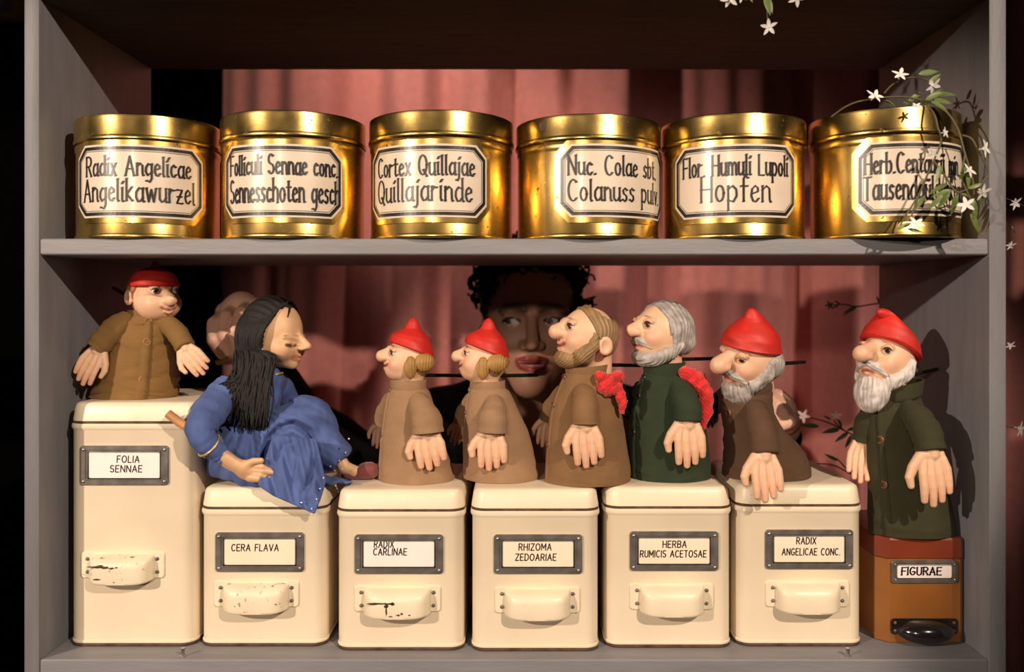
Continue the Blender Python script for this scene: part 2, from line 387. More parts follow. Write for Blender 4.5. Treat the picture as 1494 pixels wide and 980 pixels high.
# ---------------------------------------------------------------- bookcase
XL0, XL1, XR0, XR1 = -.5768, -.5592, .5496, .5698
DEP = .3185
ZB = Z0-(963-VY)*.0008          # top of bottom board
ZM1 = Z0+(VY-348)*.0008; ZM0 = Z0+(VY-371.5)*.0008   # middle board
ZT = Z0+(VY+2)*.0008            # underside of top board
ZTOP = ZT+.024; ZSIDE = ZT+.72
case = thing('bookcase', 'large open grey-painted wooden bookcase holding all the tins and puppets', 'bookcase', ((XL0+XR1)/2, DEP/2, 0))
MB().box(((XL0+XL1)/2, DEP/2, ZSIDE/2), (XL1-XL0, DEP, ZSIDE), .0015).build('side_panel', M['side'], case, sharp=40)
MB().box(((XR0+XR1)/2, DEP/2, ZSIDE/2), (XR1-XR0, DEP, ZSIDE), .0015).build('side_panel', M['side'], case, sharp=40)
def board(z0, z1, m='shelf'):
    MB().box(((XL1+XR0)/2, DEP/2+.0008, (z0+z1)/2), (XR0-XL1-.0004, DEP-.0016, z1-z0), .0015).build('shelf_board', M[m], case, sharp=40)
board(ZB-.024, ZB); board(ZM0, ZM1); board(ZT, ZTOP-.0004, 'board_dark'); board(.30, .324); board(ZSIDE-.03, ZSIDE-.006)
for px in (267, 1237):
    q = P(px, 958, .012); q.z = ZB
    MB().lathe([(.0, -.004), (.0034, -.004), (.0034, .0012), (.0022, .0018), (.0022, .0078), (.0028, .0084), (.0028, .0098), (.0, .0102)], q, 16).build('shelf_peg', M['rivet'], case, sharp=40)

# ---------------------------------------------------------------- curtain
YC = 1.0
rnd = random.Random(3)
xa = P(316, 300, YC).x; xb = 1.55; R0 = []; R1 = []
n = 520; thick = .004
ph = [rnd.uniform(0, 6.28) for _ in range(6)]
def fold(x):
    return 1.4*(.040*math.sin(x*19+ph[0]+1.1*math.sin(x*5+ph[1]))+.022*math.sin(x*37+ph[2]+.8*math.sin(x*8))+.008*math.sin(x*83+ph[3]))
zs = [.03+i*(2.75-.03)/14 for i in range(15)]
V = []; Fc = []
for s in (0, 1):
    for z in zs:
        for i in range(n+1):
            x = xa+(xb-xa)*i/n
            V.append((x+.004*math.sin(z*3+x*9), YC+fold(x+.01*math.sin(z*2.2))*(.85+.15*math.cos(z*1.7))+s*thick, z))
m = len(zs); N1 = n+1
for s in (0, 1):
    for r in range(m-1):
        for i in range(n):
            a = s*m*N1+r*N1+i; q = (a, a+1, a+1+N1, a+N1); Fc.append(q if s == 0 else q[::-1])
for r in range(m-1):
    for i, rev in ((0, 0), (n, 1)):
        a = r*N1+i; c = a+m*N1; q = (a, a+N1, c+N1, c); Fc.append(q if not rev else q[::-1])
curt = mk('curtain', V, Fc, M['curtain'])
curt['label'] = 'dusty rose stage curtain hanging in folds behind the bookcase'; curt['category'] = 'curtain'

# ---------------------------------------------------------------- picture frame, upper left behind the bookcase
YF = 1.76
fr = thing('picture_frame', 'tan framed grey picture on the dark wall left of the bookcase', 'picture', P(-60, -60, YF))
c0 = P(27, 28, YF); c1 = P(-190, -190, YF)
w_, h_ = c0.x-c1.x, c1.z-c0.z; cx_, cz_ = (c0.x+c1.x)/2, (c0.z+c1.z)/2
rings = []
for (o, y) in ((0, .04), (0, 0), (.004, -.006), (.018, -.006), (.022, 0), (.022, .03)):
    rings.append([(cx_+a, YF+y, cz_+q) for a, q in rrect(w_-2*o, h_-2*o, .02-o*.5, 5)])
MB().loft(rings[::-1], False, False).build('moulding', M['frame_tan'], fr, sharp=40)
MB().box((cx_, YF+.034, cz_), (w_-.03, .055, h_-.03)).build('picture', M['frame_grey'], fr, smooth=False)

# ================================================================ brass canisters
def brass(cx, Yc, R, ztop, name_lines, lab0, lab1, label, seed, dent=False):
    x = (cx-VX)*K(Yc); H = ztop-ZM1
    t = thing('brass_canister', label, 'canister', (x, Yc, ZM1), 'brass apothecary canisters on the upper shelf')
    c = (x, Yc, ZM1); lh = .0305
    zb = H-lh
    body = [(0, .0006), (R-.004, .0006), (R-.0006, .0012), (R, .003), (R-.0006, .0052), (R-.0014, .0066), (R-.0014, zb-.012), (R-.0010, zb-.010), (R-.0003, zb-.008), (R-.0003, zb-.003), (R-.0016, zb-.001), (R-.0016, H-.008), (0, H-.008)]
    MB().lathe(body, c, 96).build('body', M['brass'], t, sharp=35)
    lid = [(R-.0010, zb+.0005), (R+.0008, zb-.0004), (R+.0016, zb+.0012), (R+.0016, zb+.0032), (R+.0010, zb+.0050), (R+.0006, zb+.0062), (R+.0006, H-.0040), (R+.0002, H-.0016), (R-.0016, H-.0004), (R-.004, H), (R-.007, H-.0004), (R-.010, H-.0030), (0, H-.0022)]
    MB().lathe(lid, c, 96).build('lid', M['brass_lid'], t, sharp=35)
    # curved label, sampled as an octagonal grid bent round the body
    h2 = .0425; zc = ZM1+.0668; uw = R*math.radians(lab1-lab0)/2; mid = math.radians((lab0+lab1)/2)
    va = math.atan2(-x, Yc+D)           # direction from canister to the camera, measured from -Y
    def conv(h):
        def f(u, v):
            a = mid+va+u/R; rr = R-.0014+h
            return (x+rr*math.sin(a), Yc-rr*math.cos(a), zc+v)
        return f
    def octo(o, ch, h, hb):
        mb = MB(); W, Hh = uw-o, h2-o; us = [-W, -W+ch*.5, -W+ch]+[-W+ch+(2*W-2*ch)*i/28 for i in range(1, 28)]+[W-ch, W-ch*.5, W]
        f1, f0 = conv(h), conv(hb); R_ = []
        for u in us:
            q = Hh-max(0, ch-(W-abs(u)))
            R_.append([f0(u, -q), f1(u, -q), f1(u, -q*.33), f1(u, q*.33), f1(u, q), f0(u, q)])
        return mb.loft(R_)
    octo(-.0060, .017, .0013, -.001).build('label_mount', M['brass'], t, sharp=35)
    lab = octo(0, .0145, .0021, .0).build('label_plate', M['enamel_white'], t, sharp=35)
    def ring(o0, o1, ch0, ch1, h):
        mb = MB(); f1 = conv(h)
        def outline(o, ch):
            W, Hh = uw-o, h2-o; pts = []
            cs = [(W-ch, Hh), (-W+ch, Hh), (-W, Hh-ch), (-W, -Hh+ch), (-W+ch, -Hh), (W-ch, -Hh), (W, -Hh+ch), (W, Hh-ch)]
            for i in range(8):
                a, b_ = cs[i], cs[(i+1) % 8]; nn = 24 if i in (0, 4) else 4
                pts += [(a[0]+(b_[0]-a[0])*j/nn, a[1]+(b_[1]-a[1])*j/nn) for j in range(nn)]
            return [f1(*p) for p in pts]
        return mb.loft([outline(o0, ch0), outline(o1, ch1)], False, False)
    ring(.0024, .0062, .0138, .0122, .0025).build('label_border', M['ink'], lab, smooth=False)
    ring(.0074, .0080, .0114, .0111, .0025).build('label_line', M['ink'], lab, smooth=False)
    W = uw*2
    L1 = [(tx, -uw+W*a, -uw+W*b_, bl, hh) for tx, a, b_, bl, hh in name_lines]
    lettering(L1, conv(.0026), .00105, .02, serif=True, gap=.23).build('lettering', M['ink'], lab, smooth=False)
    if dent:
        a = math.radians(-36)+va; rr = R+.0009
        q = Vector((x+rr*math.sin(a), Yc-rr*math.cos(a), ZM1+H-.012)); nn = Vector((math.sin(a), -math.cos(a), 0))
        MB().lathe([(0, .0012), (.0045, .0010), (.0062, .0003), (.0068, -.002)], q, 20, nn).build('dark_dent', M['rust'], t)
BL1, BL2 = .0065, -.0235
brass(218.5, .080, .0852, Z0+.2195, [('Radix Angelícae', .115, .885, BL1, .0225), ('Angelikawurzel', .09, .915, BL2, .0255)], -65, 44, 'leftmost brass canister, labelled Radix Angelicae, beside the left panel', 1)
brass(429, .080, .0881, Z0+.2230, [('Folliculi Sennae conc.', .085, .95, BL1+.001, .0225), ('Sennesschoten gesch', .085, .968, BL2-.001, .0265)], -63, 39, 'brass canister labelled Folliculi Sennae conc, second from the left', 2)
brass(644.5, .080, .0893, Z0+.2230, [('Cortex Quillajae', .105, .89, BL1, .0225), ('Quillajarinde', .105, .868, BL2, .0265)], -67, 36, 'brass canister labelled Cortex Quillajae, third from the left', 3)
brass(857.5, .080, .0893, Z0+.2185, [('Nuc. Colae sbt.', .075, .835, BL1, .0225), ('Colanuss pulv.', .075, .895, BL2, .0245)], -22, 81, 'brass canister with a dark dent in its lid, labelled Nuc Colae', 4, True)
brass(1068.5, .080, .0880, Z0+.2200, [('Flor. Humuli Lupoli', .09, .91, BL1, .0235), ('Hopfen', .247, .75, BL2-.0005, .0295)], -49, 54, 'brass canister labelled Flor Humuli and Hopfen, second from the right', 5)
brass(1288.5, .061, .0872, Z0+.2230, [('Herb.Centaurii min.', .062, .843, BL1, .0235), ('Tausendgüldenkraut', .055, .94, BL2, .0265)], -19, 84, 'rightmost brass canister under the flowering vine, labelled Herb Centaurii', 6)

# ================================================================ enamel tins
def stack_rr(mb, x, y, w_, d_, r, prof, n=7):
    mb.loft([[(x+a, y+q, z) for a, q in rrect(w_-2*o, d_-2*o, max(r-o, .004), n)] for o, z in prof]); return mb
def label_holder(t, x, yf, z, w_, h_, m, bw=.0108, rv=.0022, by=.0084):
    mb = MB(); R_ = []
    for o, y in ((0, 0), (0, -.0022), (.0006, -.0028), (bw*.60, -.0028), (bw*.68, -.0016), (bw*.90, -.0016), (bw, -.0020), (bw, 0)):
        R_.append([(x+a, yf+y, z+q) for a, q in rrect(w_-2*o, h_-2*o*by/bw, .0038-o*.2, 4)])
    hd = mb.loft(R_[::-1], False, False).build('label_holder', m, t, sharp=35)
    for i in (-1, 1):
        for j in (-1, 1):
            MB().lathe([(0, .0048), (rv*.6, .0044), (rv, .0034), (rv, .0015)], (x+i*(w_/2-.0045), yf, z+j*(h_/2-.0045)), 12, (0, -1, 0)).build('rivet', M['rivet'], hd)
def cup_pull(t, x, yf, z, w_, h_, prot, mg, tab, mp, mr, pw, ph_, rv=.0022, blk=False):
    hb = MB()
    R_ = []
    for o, y in ((0, 0), (0, -.0012), (.0008, -.002)): R_.append([(x+a, yf+y, z+q) for a, q in rrect(pw-2*o, ph_-2*o, .004, 4)])
    pl = hb.loft(R_).build('handle_plate', mp, t, sharp=35)
    # grip: bowed hollow band closed on top, open below
    n = 28; rings = []
    zt = z+ph_*.42; zb = z-h_*.62
    def sect(s_):
        e = max(0, 1-abs(s_)**(2.2 if blk else 4.5)); pr = prot*e**.5*(1 if not blk else 1)
        xx = x+s_*w_/2; pr = max(pr, .0022)
        if blk:
            cz = (zt+zb)/2; rz = (zt-zb)/2*max(.32, e**.5)
            return [(xx, yf-.002, cz+rz), (xx, yf-pr*.55, cz+rz*.97), (xx, yf-pr*.88, cz+rz*.62), (xx, yf-pr, cz), (xx, yf-pr*.95, cz-rz*.55), (xx, yf-pr*.7, cz-rz), (xx, yf-pr*.62, cz-rz*.92), (xx, yf-pr*.80, cz-rz*.5), (xx, yf-pr*.82, cz), (xx, yf-.002, cz+rz*.7)]
        zbb = zb+(1-e)*.0035
        return [(xx, yf-.002, zt), (xx, yf-pr*.45, zt-.0012), (xx, yf-pr*.80, zt-.0036), (xx, yf-pr*.95, zt-.0075), (xx, yf-pr, zt-.013), (xx, yf-pr, zbb+.003), (xx, yf-pr*.985, zbb+.0006), (xx, yf-pr*.94, zbb), (xx, yf-pr*.90, zbb+.001), (xx, yf-pr*.90, zt-.012), (xx, yf-pr*.55, zt-.005), (xx, yf-.0018, zt-.003)]
    for i in range(n+1):
        s_ = -math.cos(math.pi*i/n)
        rings.append(sect(s_))
    MB().loft(rings).build('handle', mg, t, sharp=50)
    for i in (-1, 1):
        for j in (-1, 1):
            MB().lathe([(0, .0042), (rv*.6, .0039), (rv, .0029), (rv, .001)], (x+i*(pw/2-tab), yf, z+j*(ph_*.25)), 12, (0, -1, 0)).build('rivet', mr, pl)
def tin(x0, base_py, lid_py, lines, label, card, mg, holder, handle, w_=.155, d_=.188, tilt=0):
    k = (Z0-ZB)/(base_py-VY); Y = k*F-D
    H = (base_py-lid_py)*k; x = x0+w_/2; y = Y+d_/2; z = ZB
    t = thing('storage_tin', label, 'tin', (x, y, z), 'cream enamelled storage tins on the lower shelf')
    zs_ = H-.0275
    mb = MB(); stack_rr(mb, x, y, w_, d_, .017, [(.0030, z), (.0026, z+.0012), (.0022, z+.0034), (.0004, z+.0042), (.0002, z+.0064), (.0014, z+.0074), (.0014, z+zs_-.007), (.0004, z+zs_-.0055), (-.0010, z+zs_-.0025), (-.0004, z+zs_+.0012), (.002, z+zs_+.0022), (.0055, z+zs_+.0026), (.0055, z+zs_+.004)])
    body = mb.build('body', M['cream'], t, sharp=45)
    mb = MB(); stack_rr(mb, x, y, w_-.0002, d_, .0172, [(.0016, z+.0001), (.0006, z+.0002), (.0000, z+.0016), (.0002, z+.0034), (.0016, z+.0040)]); mb.build('base_rim', M['rust'], t)
    mb = MB(); stack_rr(mb, x, y, w_, d_, .017, [(.0012, z+zs_+.0012), (.0006, z+zs_+.0020), (.0012, z+zs_+.0050)]); mb.build('lid_seam', M['rust'], t)
    mb = MB(); stack_rr(mb, x, y, w_, d_, .019, [(.0012, z+zs_+.0042), (.0002, z+zs_+.0050), (.0004, z+zs_+.0072), (.0026, z+H-.0060), (.0040, z+H-.0028), (.0066, z+H-.0010), (.0095, z+H-.0003), (.020, z+H)]); mb.build('lid', M['cream_fair'], t, sharp=50)
    hx, hz, hw, hh = holder
    hxw = (hx-VX)*k; hzw = Z0-(hz-VY)*k
    yf = Y+.0014
    label_holder(t, hxw, yf, hzw, hw*k, hh*k, M['zinc'])
    cm = MB().box((hxw, yf-.0008, hzw), (hw*k-.018, .0016, hh*k-.014)).build('label_card', card, t, smooth=False)
    lettering([(tx, (a-VX)*k-hxw, (b_-VX)*k-hxw, -(bl+1.3-hz)*k, ch*k) for tx, a, b_, bl, ch in lines], lambda u, v: (hxw+u, yf-.0018, hzw+v), .00062, .01, slant=.05, gap=.27).build('lettering', M['ink_red'], cm, smooth=False)
    ax, az, aw, ah = handle
    axw = (ax-VX)*k; azw = Z0-(az-VY)*k
    cup_pull(t, axw, yf, azw, (aw-28)*k, ah*k*.98, .021, mg, .0085, M['cream_fair'], M['zinc'], aw*k, ah*k)
    return x, y, z+H
T = []
T.append(
 tin(-.5475, 943, 587, [('FOLIA', 171, 203, 673, 9.5), ('SENNAE', 161, 207, 687, 9.5)], 'tall cream tin labelled Folia Sennae, at the left end of the shelf', M['card_white'], M['cream_worn'], (181.5, 678.5, 129, 57), (179, 824, 122, 38)))
T.append(tin(-.3880, 943, 712, [('CERA FLAVA', 338, 406, 802, 9.5)], 'cream tin labelled Cera Flava, with a heavily chipped handle', M['card_cream'], M['cream_worn'], (379, 805, 129, 57), (374, 866, 124, 38)))
T.append(tin(-.2195, 949, 715, [('RADIX', 546, 574, 797, 9.5), ('CARLINAE', 545, 593, 808, 9.5)], 'cream tin labelled Radix Carlinae, with a dark rust mark on its handle', M['card_white'], M['cream_fair'], (582, 808, 129, 57), (580, 873, 126, 38)))
T.append(tin(-.0570, 950, 714, [('RHIZOMA', 757, 804, 801, 9.5), ('ZEDOARIAE', 752, 811, 816, 9.5)], 'cream tin labelled Rhizoma Zedoariae, in the middle of the shelf', M['card_cream'], M['cream_fair'], (785, 808, 129, 57), (784, 875, 124, 38)))
T.append(tin(.1048, 945, 711, [('HERBA', 967, 1001, 797, 9.5), ('RUMICIS ACETOSAE', 934, 1030, 811, 9.5)], 'cream tin labelled Herba Rumicis Acetosae, third tin from the right end', M['card_cream'], M['cream_fair'], (983.5, 803.5, 129, 57), (980, 870, 122, 38)))
T.append(tin(.2655, 943, 708, [('RADIX', 1162, 1190, 792, 9.5), ('ANGELICAE CONC.', 1141, 1225, 808, 9.5)], 'cream tin labelled Radix Angelicae Conc, beside the small brown tin', M['card_cream'], M['cream_fair'], (1180.5, 801, 128, 57), (1178, 866, 122, 38)))
def rust_mark(t, pieces, yf, k):
    mb = MB(); rn = random.Random(4)
    for px, py, a, b_ in pieces:
        c = Vector(((px-VX)*k, yf, Z0-(py-VY)*k)); n_ = 14
        o = [(c.x+a*k*math.cos(q)*rn.uniform(.75, 1.2), c.z+b_*k*math.sin(q)*rn.uniform(.6, 1.3)) for q in [2*math.pi*i/n_ for i in range(n_)]]
        mb.loft([[Vector((x_, yf+.0006, z_)) for x_, z_ in o], [Vector((x_, yf-.00015, z_)) for x_, z_ in o]])
    mb.build('rust_mark', M['rust'], t)
T3 = [o for o in bpy.data.objects if o.get('label', '').startswith('cream tin labelled Radix Carlinae')][0]
k3 = (Z0-ZB)/(949-VY); y3 = k3*F-D+.0014-.021
rust_mark(T3, [(548, 872.5, 10, 1.3), (560, 872.5, 9, 1.1), (571, 872.5, 8, 1.0), (567, 876, 3.5, 3.5), (567, 883, 1.3, 7), (576, 873, 3, 2.2), (584, 889, 3, 1.4), (589, 887, 2, 1.6), (600, 889, 1.5, 1), (573, 891, 3, .9)], y3, k3)
T1 = [o for o in bpy.data.objects if o.get('label', '').startswith('tall cream tin')][0]
k1 = (Z0-ZB)/(943-VY); y1 = k1*F-D+.0014-.021
rust_mark(T1, [(152, 820, 9, 1.4), (163, 821, 6, 1.8), (173, 822, 4, 1.2), (142, 820, 4, 1.0), (158, 818, 3, .8), (152, 838, 5, 1), (180, 821, 2, 1)], y1, k1)
# brown tin
k = (Z0-ZB)/(938-VY); Yb = k*F-D; xr = .5465; wb, db = .1040, .15; xl = xr-wb; xb_ = (xl+xr)/2; yb = Yb+db/2; Hb = (938-784)*k
bt = thing('storage_tin', 'small brown tin labelled Figurae, against the right panel', 'tin', (xb_, yb, ZB))
def cham(o, z, c=.013):
    a, q = wb/2-o, db/2-o; r = .004; pts = []
    cs = [(a-r, q), (-a+c, q), (-a, q-c), (-a, -q+c), (-a+c, -q), (a-c*.35, -q), (a, -q+c*.35), (a, q-r)]
    return [(xb_+x_, yb+y_, z) for x_, y_ in cs]
zs_ = Hb-.026
MB().loft([cham(.001, ZB), cham(0, ZB+.0015), cham(0, ZB+zs_-.001), cham(.0018, ZB+zs_), cham(.0018, ZB+zs_+.003)]).build('body', M['tin_brown'], bt, sharp=25)
MB().loft([cham(.0006, ZB+zs_+.0006), cham(-.0008, ZB+zs_+.0012), cham(-.0006, ZB+Hb-.003), cham(.001, ZB+Hb-.0006), cham(.004, ZB+Hb)]).build('lid', M['tin_red'], bt, sharp=25)
hx, hz = (1348-VX)*k, Z0-(833-VY)*k
label_holder(bt, hx, Yb, hz, 97*k, 33*k, M['zinc'], .0072, .0014, .0060)
cm = MB().box((hx, Yb-.0005, hz), (82*k, .001, 20*k)).build('label_card', M['card_white'], bt, smooth=False)
lettering([('FIGURAE', (1315-VX)*k-hx, (1372-VX)*k-hx, -(838-833)*k, 11*k)], lambda u, v: (hx+u, Yb-.0012, hz+v), .0008, .02, slant=.05, serif=True, gap=.26).build('lettering', M['ink_red'], cm, smooth=False)
cup_pull(bt, (1348-VX)*k, Yb, Z0-(913-VY)*k, 84*k, 32*k, .024, M['bakelite'], .005, M['bakelite'], M['button'], 98*k, 23*k, .0022, True)
ZBR = ZB+Hb

# ================================================================ hand puppets
SKIN = np.array((.74, .46, .30)); LIP = np.array((.50, .10, .07)); BLUSH = np.array((.70, .28, .18)); DARK = np.array((.05, .022, .015))
def RZ(a): c, s = math.cos(a), math.sin(a); return np.array([[c, -s, 0], [s, c, 0], [0, 0, 1]])
def RY(a): c, s = math.cos(a), math.sin(a); return np.array([[c, 0, s], [0, 1, 0], [-s, 0, c]])
def RX(a): c, s = math.cos(a), math.sin(a); return np.array([[1, 0, 0], [0, c, -s], [0, s, c]])
def gauss(p, c, s): q = (p-np.array(c))/s; return np.exp(-(q*q).sum(1))[:, None]
class Head:
    def __init__(s, cx, cy, Y, R, yaw, pitch=0, roll=0):
        s.C = np.array(P(cx, cy, Y)); s.sc = R*K(Y)
        s.M = RZ(math.radians(yaw))@RY(math.radians(pitch))@RX(math.radians(roll))
    def W(s, V): return s.C+s.sc*(np.asarray(V, dtype=float)@s.M.T)
    def sdf(s, name, f, lo, hi, h, mt, parent, colf=None):
        V, Fc = surfnet(f, lo, hi, h)
        return mk(name, s.W(V), Fc, mt, parent, col=None if colf is None else colf(V))
def hit(f, y, z, x0=1.8):
    x = np.linspace(x0, -.5, 240, dtype=np.float32); p = np.stack([x, np.full_like(x, y), np.full_like(x, z)], 1)
    d = f(p); i = int(np.argmax(d < 0)); return float(x[i])
def puppet_head(t, hd, nose, mouth_z=-.35, mouth_w=.30, smile=.12, jaw=(.45, 0, -.5, .62, .6, .48), eye_y=.40, eye_z=.30,
                ears=True, skin=SKIN, ear=(-.25, .93, -.15), brow=DARK, open_=.05, neck=(-.12, -.62, -.35, -1.25, .5), cheek=.33, lids=.085, eye_r=.155, lip=.75):
    def base(p):
        d = ell(p, (0, 0, 0), (1.0, .9, 1.0))
        d = smin(d, ell(p, jaw[:3], jaw[3:]), .30)
        for sy in (-1, 1): d = smin(d, ell(p, (.60, sy*.42, -.18), (cheek, cheek, cheek*.95)), .16)
        for sy in (-1, 1): d = smin(d, cone(p, (.86, sy*.12, eye_z+.2), (.70, sy*.58, eye_z+.15), .10, .07), .12)
        return smin(d, cone(p, (neck[0], 0, neck[1]), (neck[2], 0, neck[3]), neck[4], neck[4]), .15)
    mx = [(hit(base, y, mouth_z+smile*(abs(y)/mouth_w)**2)-.02, y, mouth_z+smile*(abs(y)/mouth_w)**2) for y in (-mouth_w, -mouth_w*.5, 0, mouth_w*.5, mouth_w)]
    ex = hit(base, eye_y, eye_z)
    def f(p):
        d = base(p)
        for sy in (-1, 1):
            d = smax(d, -ell(p, (ex+.06, sy*eye_y, eye_z), (.13, .20, .15)), .08)
        n = cone(p, nose[0], nose[1], nose[2], nose[3])
        for sy in (-1, 1): n = smin(n, ell(p, (nose[1][0]-.14, sy*nose[3]*.75, nose[1][2]-.06), (.15, .12, .12)), .10)
        d = smin(d, n, .13)
        lip = chain(p, [(a+.02, b, c-.085) for a, b, c in mx[1:4]], [.05, .085, .05])
        lip2 = chain(p, [(a+.03, b, c+.075) for a, b, c in mx], [.025, .055, .06, .055, .025])
        d = smin(smin(d, lip, .07), lip2, .06)
        d = smax(d, -chain(p, [(a+.06, b, c) for a, b, c in mx], [.012, open_*.8, open_, open_*.8, .012]), .03)
        if ears:
            for sy in (-1, 1):
                e = ell(p, (ear[0], sy*ear[1], ear[2]), (.27, .12, .34))
                e = smax(e, -ell(p, (ear[0]+.03, sy*(ear[1]+.12), ear[2]), (.16, .10, .22)), .06)
                d = smin(d, e, .06)
        # smile folds beside the nose and small crow's feet
        for sy in (-1, 1):
            d = d+.018*np.exp(-(cone(p, (.95, sy*.30, -.02), (.80, sy*.46, mouth_z+.02), .0, .0)/.045)**2)
        return d
    def colf(V):
        c = np.tile(skin, (len(V), 1))
        for sy in (-1, 1): c = c+(BLUSH-c)*.45*gauss(V, (.72, sy*.55, -.15), .30)
        c = c+(BLUSH-c)*.35*gauss(V, nose[1], nose[3]*1.1)
        m = np.abs(chain(V.astype(np.float32), [(a, b, q-.015) for a, b, q in mx], [.0]*5))[:, None]
        c = c+(LIP-c)*np.clip((.125-m)/.05, 0, 1)*lip
        c = c+(DARK-c)*np.clip((.05-m)/.03, 0, 1)*.9
        for sy in (-1, 1):
            a = cone(V.astype(np.float32), (ex-.02, sy*(eye_y-.20), eye_z+.30), (ex-.10, sy*(eye_y+.24), eye_z+.27), .0, .0)[:, None]
            c = c+(np.array(brow)-c)*np.clip((.055-a)/.035, 0, 1)*.75
        for sy in (-1, 1): c = c+(BLUSH-c)*.5*gauss(V, (ear[0], sy*(ear[1]+.05), ear[2]), .16)*ears
        return c
    h = hd.sdf('head', f, (-1.25, -1.25, -1.6), (2.1, 1.25, 1.15), .040, M['paint'], t, colf)
    # painted eyes set in the sockets
    for sy in (-1, 1):
        n = 28; V = [(0, 0)]; Fc = []; pts = []; cols = []
        c = np.array((ex-.055, sy*eye_y, eye_z))
        mb = []
        for i in range(15):
            th = math.pi*i/14
            for j in range(n):
                a = 2*math.pi*j/n; mb.append((math.cos(th), math.sin(th)*math.cos(a), math.sin(th)*math.sin(a)))
        mb = np.array(mb); Fc = [(i*n+j, i*n+(j+1) % n, (i+1)*n+(j+1) % n, (i+1)*n+j) for i in range(14) for j in range(n)]
        fy = np.array((.92, sy*.38, .0)); fy /= np.linalg.norm(fy)
        # finer sphere turned so that its pole looks along the gaze
        zax = np.array((0, 0, 1.)); sx = np.cross(zax, fy); sx /= np.linalg.norm(sx); up = np.cross(fy, sx)
        gz = hd.gaze if hasattr(hd, 'gaze') else (0, 0)
        Vv = mb[:, :1]*fy+mb[:, 1:2]*sx+mb[:, 2:3]*up
        g = fy+sx*gz[0]+up*gz[1]; g /= np.linalg.norm(g)
        ang = np.degrees(np.arccos(np.clip(Vv@g, -1, 1)))[:, None]
        cc = np.tile(np.array((.72, .66, .60)), (len(mb), 1))
        cc = np.where(ang < 44, np.array((.10, .05, .025)), cc); cc = np.where(ang < 22, np.array((.005, .005, .005)), cc)
        hl = np.degrees(np.arccos(np.clip(Vv@((g+.28*up+.2*sx)/np.linalg.norm(g+.28*up+.2*sx)), -1, 1)))[:, None]
        V2 = c+Vv*eye_r*np.array((.95, 1.05, .92))
        mk('eye', hd.W(V2), Fc, M['eye'], h, col=cc)
        # painted upper lid, a curved rim over the eye
        tb = MB(); pp = []; p2 = []
        for q in range(9):
            a = math.radians(165-150*q/8)
            dirv = fy*.55+sx*math.cos(a)*.95+up*math.sin(a)*.62; dirv /= np.linalg.norm(dirv)
            pp.append(tuple(hd.W([c+dirv*eye_r*1.06])[0])); p2.append(.018+.020*math.sin(math.pi*q/8))
        tb.tube(pp, [r*hd.sc for r in p2], 8).build('eyelid_line', M['lidline'], h)
        pp = []
        for q in range(9):
            a = math.radians(170-160*q/8)
            dirv = fy*.35+sx*math.cos(a)+up*math.sin(a)*.88; dirv /= np.linalg.norm(dirv)
            pp.append(tuple(hd.W([c+dirv*eye_r*1.12])[0]))
        MB().tube(pp, [lids*hd.sc*(.35+.65*math.sin(math.pi*q/8)) for q in range(9)], 8).build('eyelid', M['lid'], h)
    return f, h
M['eye'] = mat('painted_eye', (1, 1, 1), .12, attr=True, var=.02, coat=.6)
M['lidline'] = mat('dark_lid_paint', (.03, .015, .012), .5, var=.1)
M['lid'] = mat('painted_lid_skin', (.66, .38, .245), .5, var=.05)

def cap_hat(t, hd, path, knob=None, fold=0):
    n = 56; R_ = []
    def ringpts(x, z, r, tl, jit=0, y=0):
        a = math.radians(tl); out = []
        for j in range(n):
            q = 2*math.pi*j/n; rr = r*(1+jit*math.sin(5*q+z*9)+jit*.6*math.sin(3*q-z*5))
            out.append((x+rr*math.cos(q)*math.cos(a), y+rr*math.sin(q)*.95, z+rr*math.cos(q)*math.sin(a)))
        return out
    cp, cr = crom([Vector((p[0], p[1], p[3])) for p in path], [p[2] for p in path], 4)
    rr = np.interp(np.linspace(0, 1, len(cr)), np.linspace(0, 1, len(path)), [p[2] for p in path])
    R_ = [ringpts(p.x, p.y, max(r, .01), p.z, .012) for p, r in zip(cp, cr)]
    x, z, r, tl = path[0]
    R_ = [ringpts(x, z+.02, r-.06, tl), ringpts(x, z-.015, r-.03, tl)]+R_
    V = np.array([p for g in R_ for p in g]); mb = MB(); mb.loft([[tuple(v) for v in g] for g in hd.W(V).reshape(len(R_), n, 3)])
    return mb.build('red_cap', M['red'], t, sharp=60)
def grooves(p, fr, tilt=.3, wob=.06): return np.sin(fr*(p[:, 0]*.8+p[:, 1]*.6*np.sign(p[:, 1])+tilt*p[:, 2]+wob*np.sin(6*p[:, 2]+3*p[:, 0])))

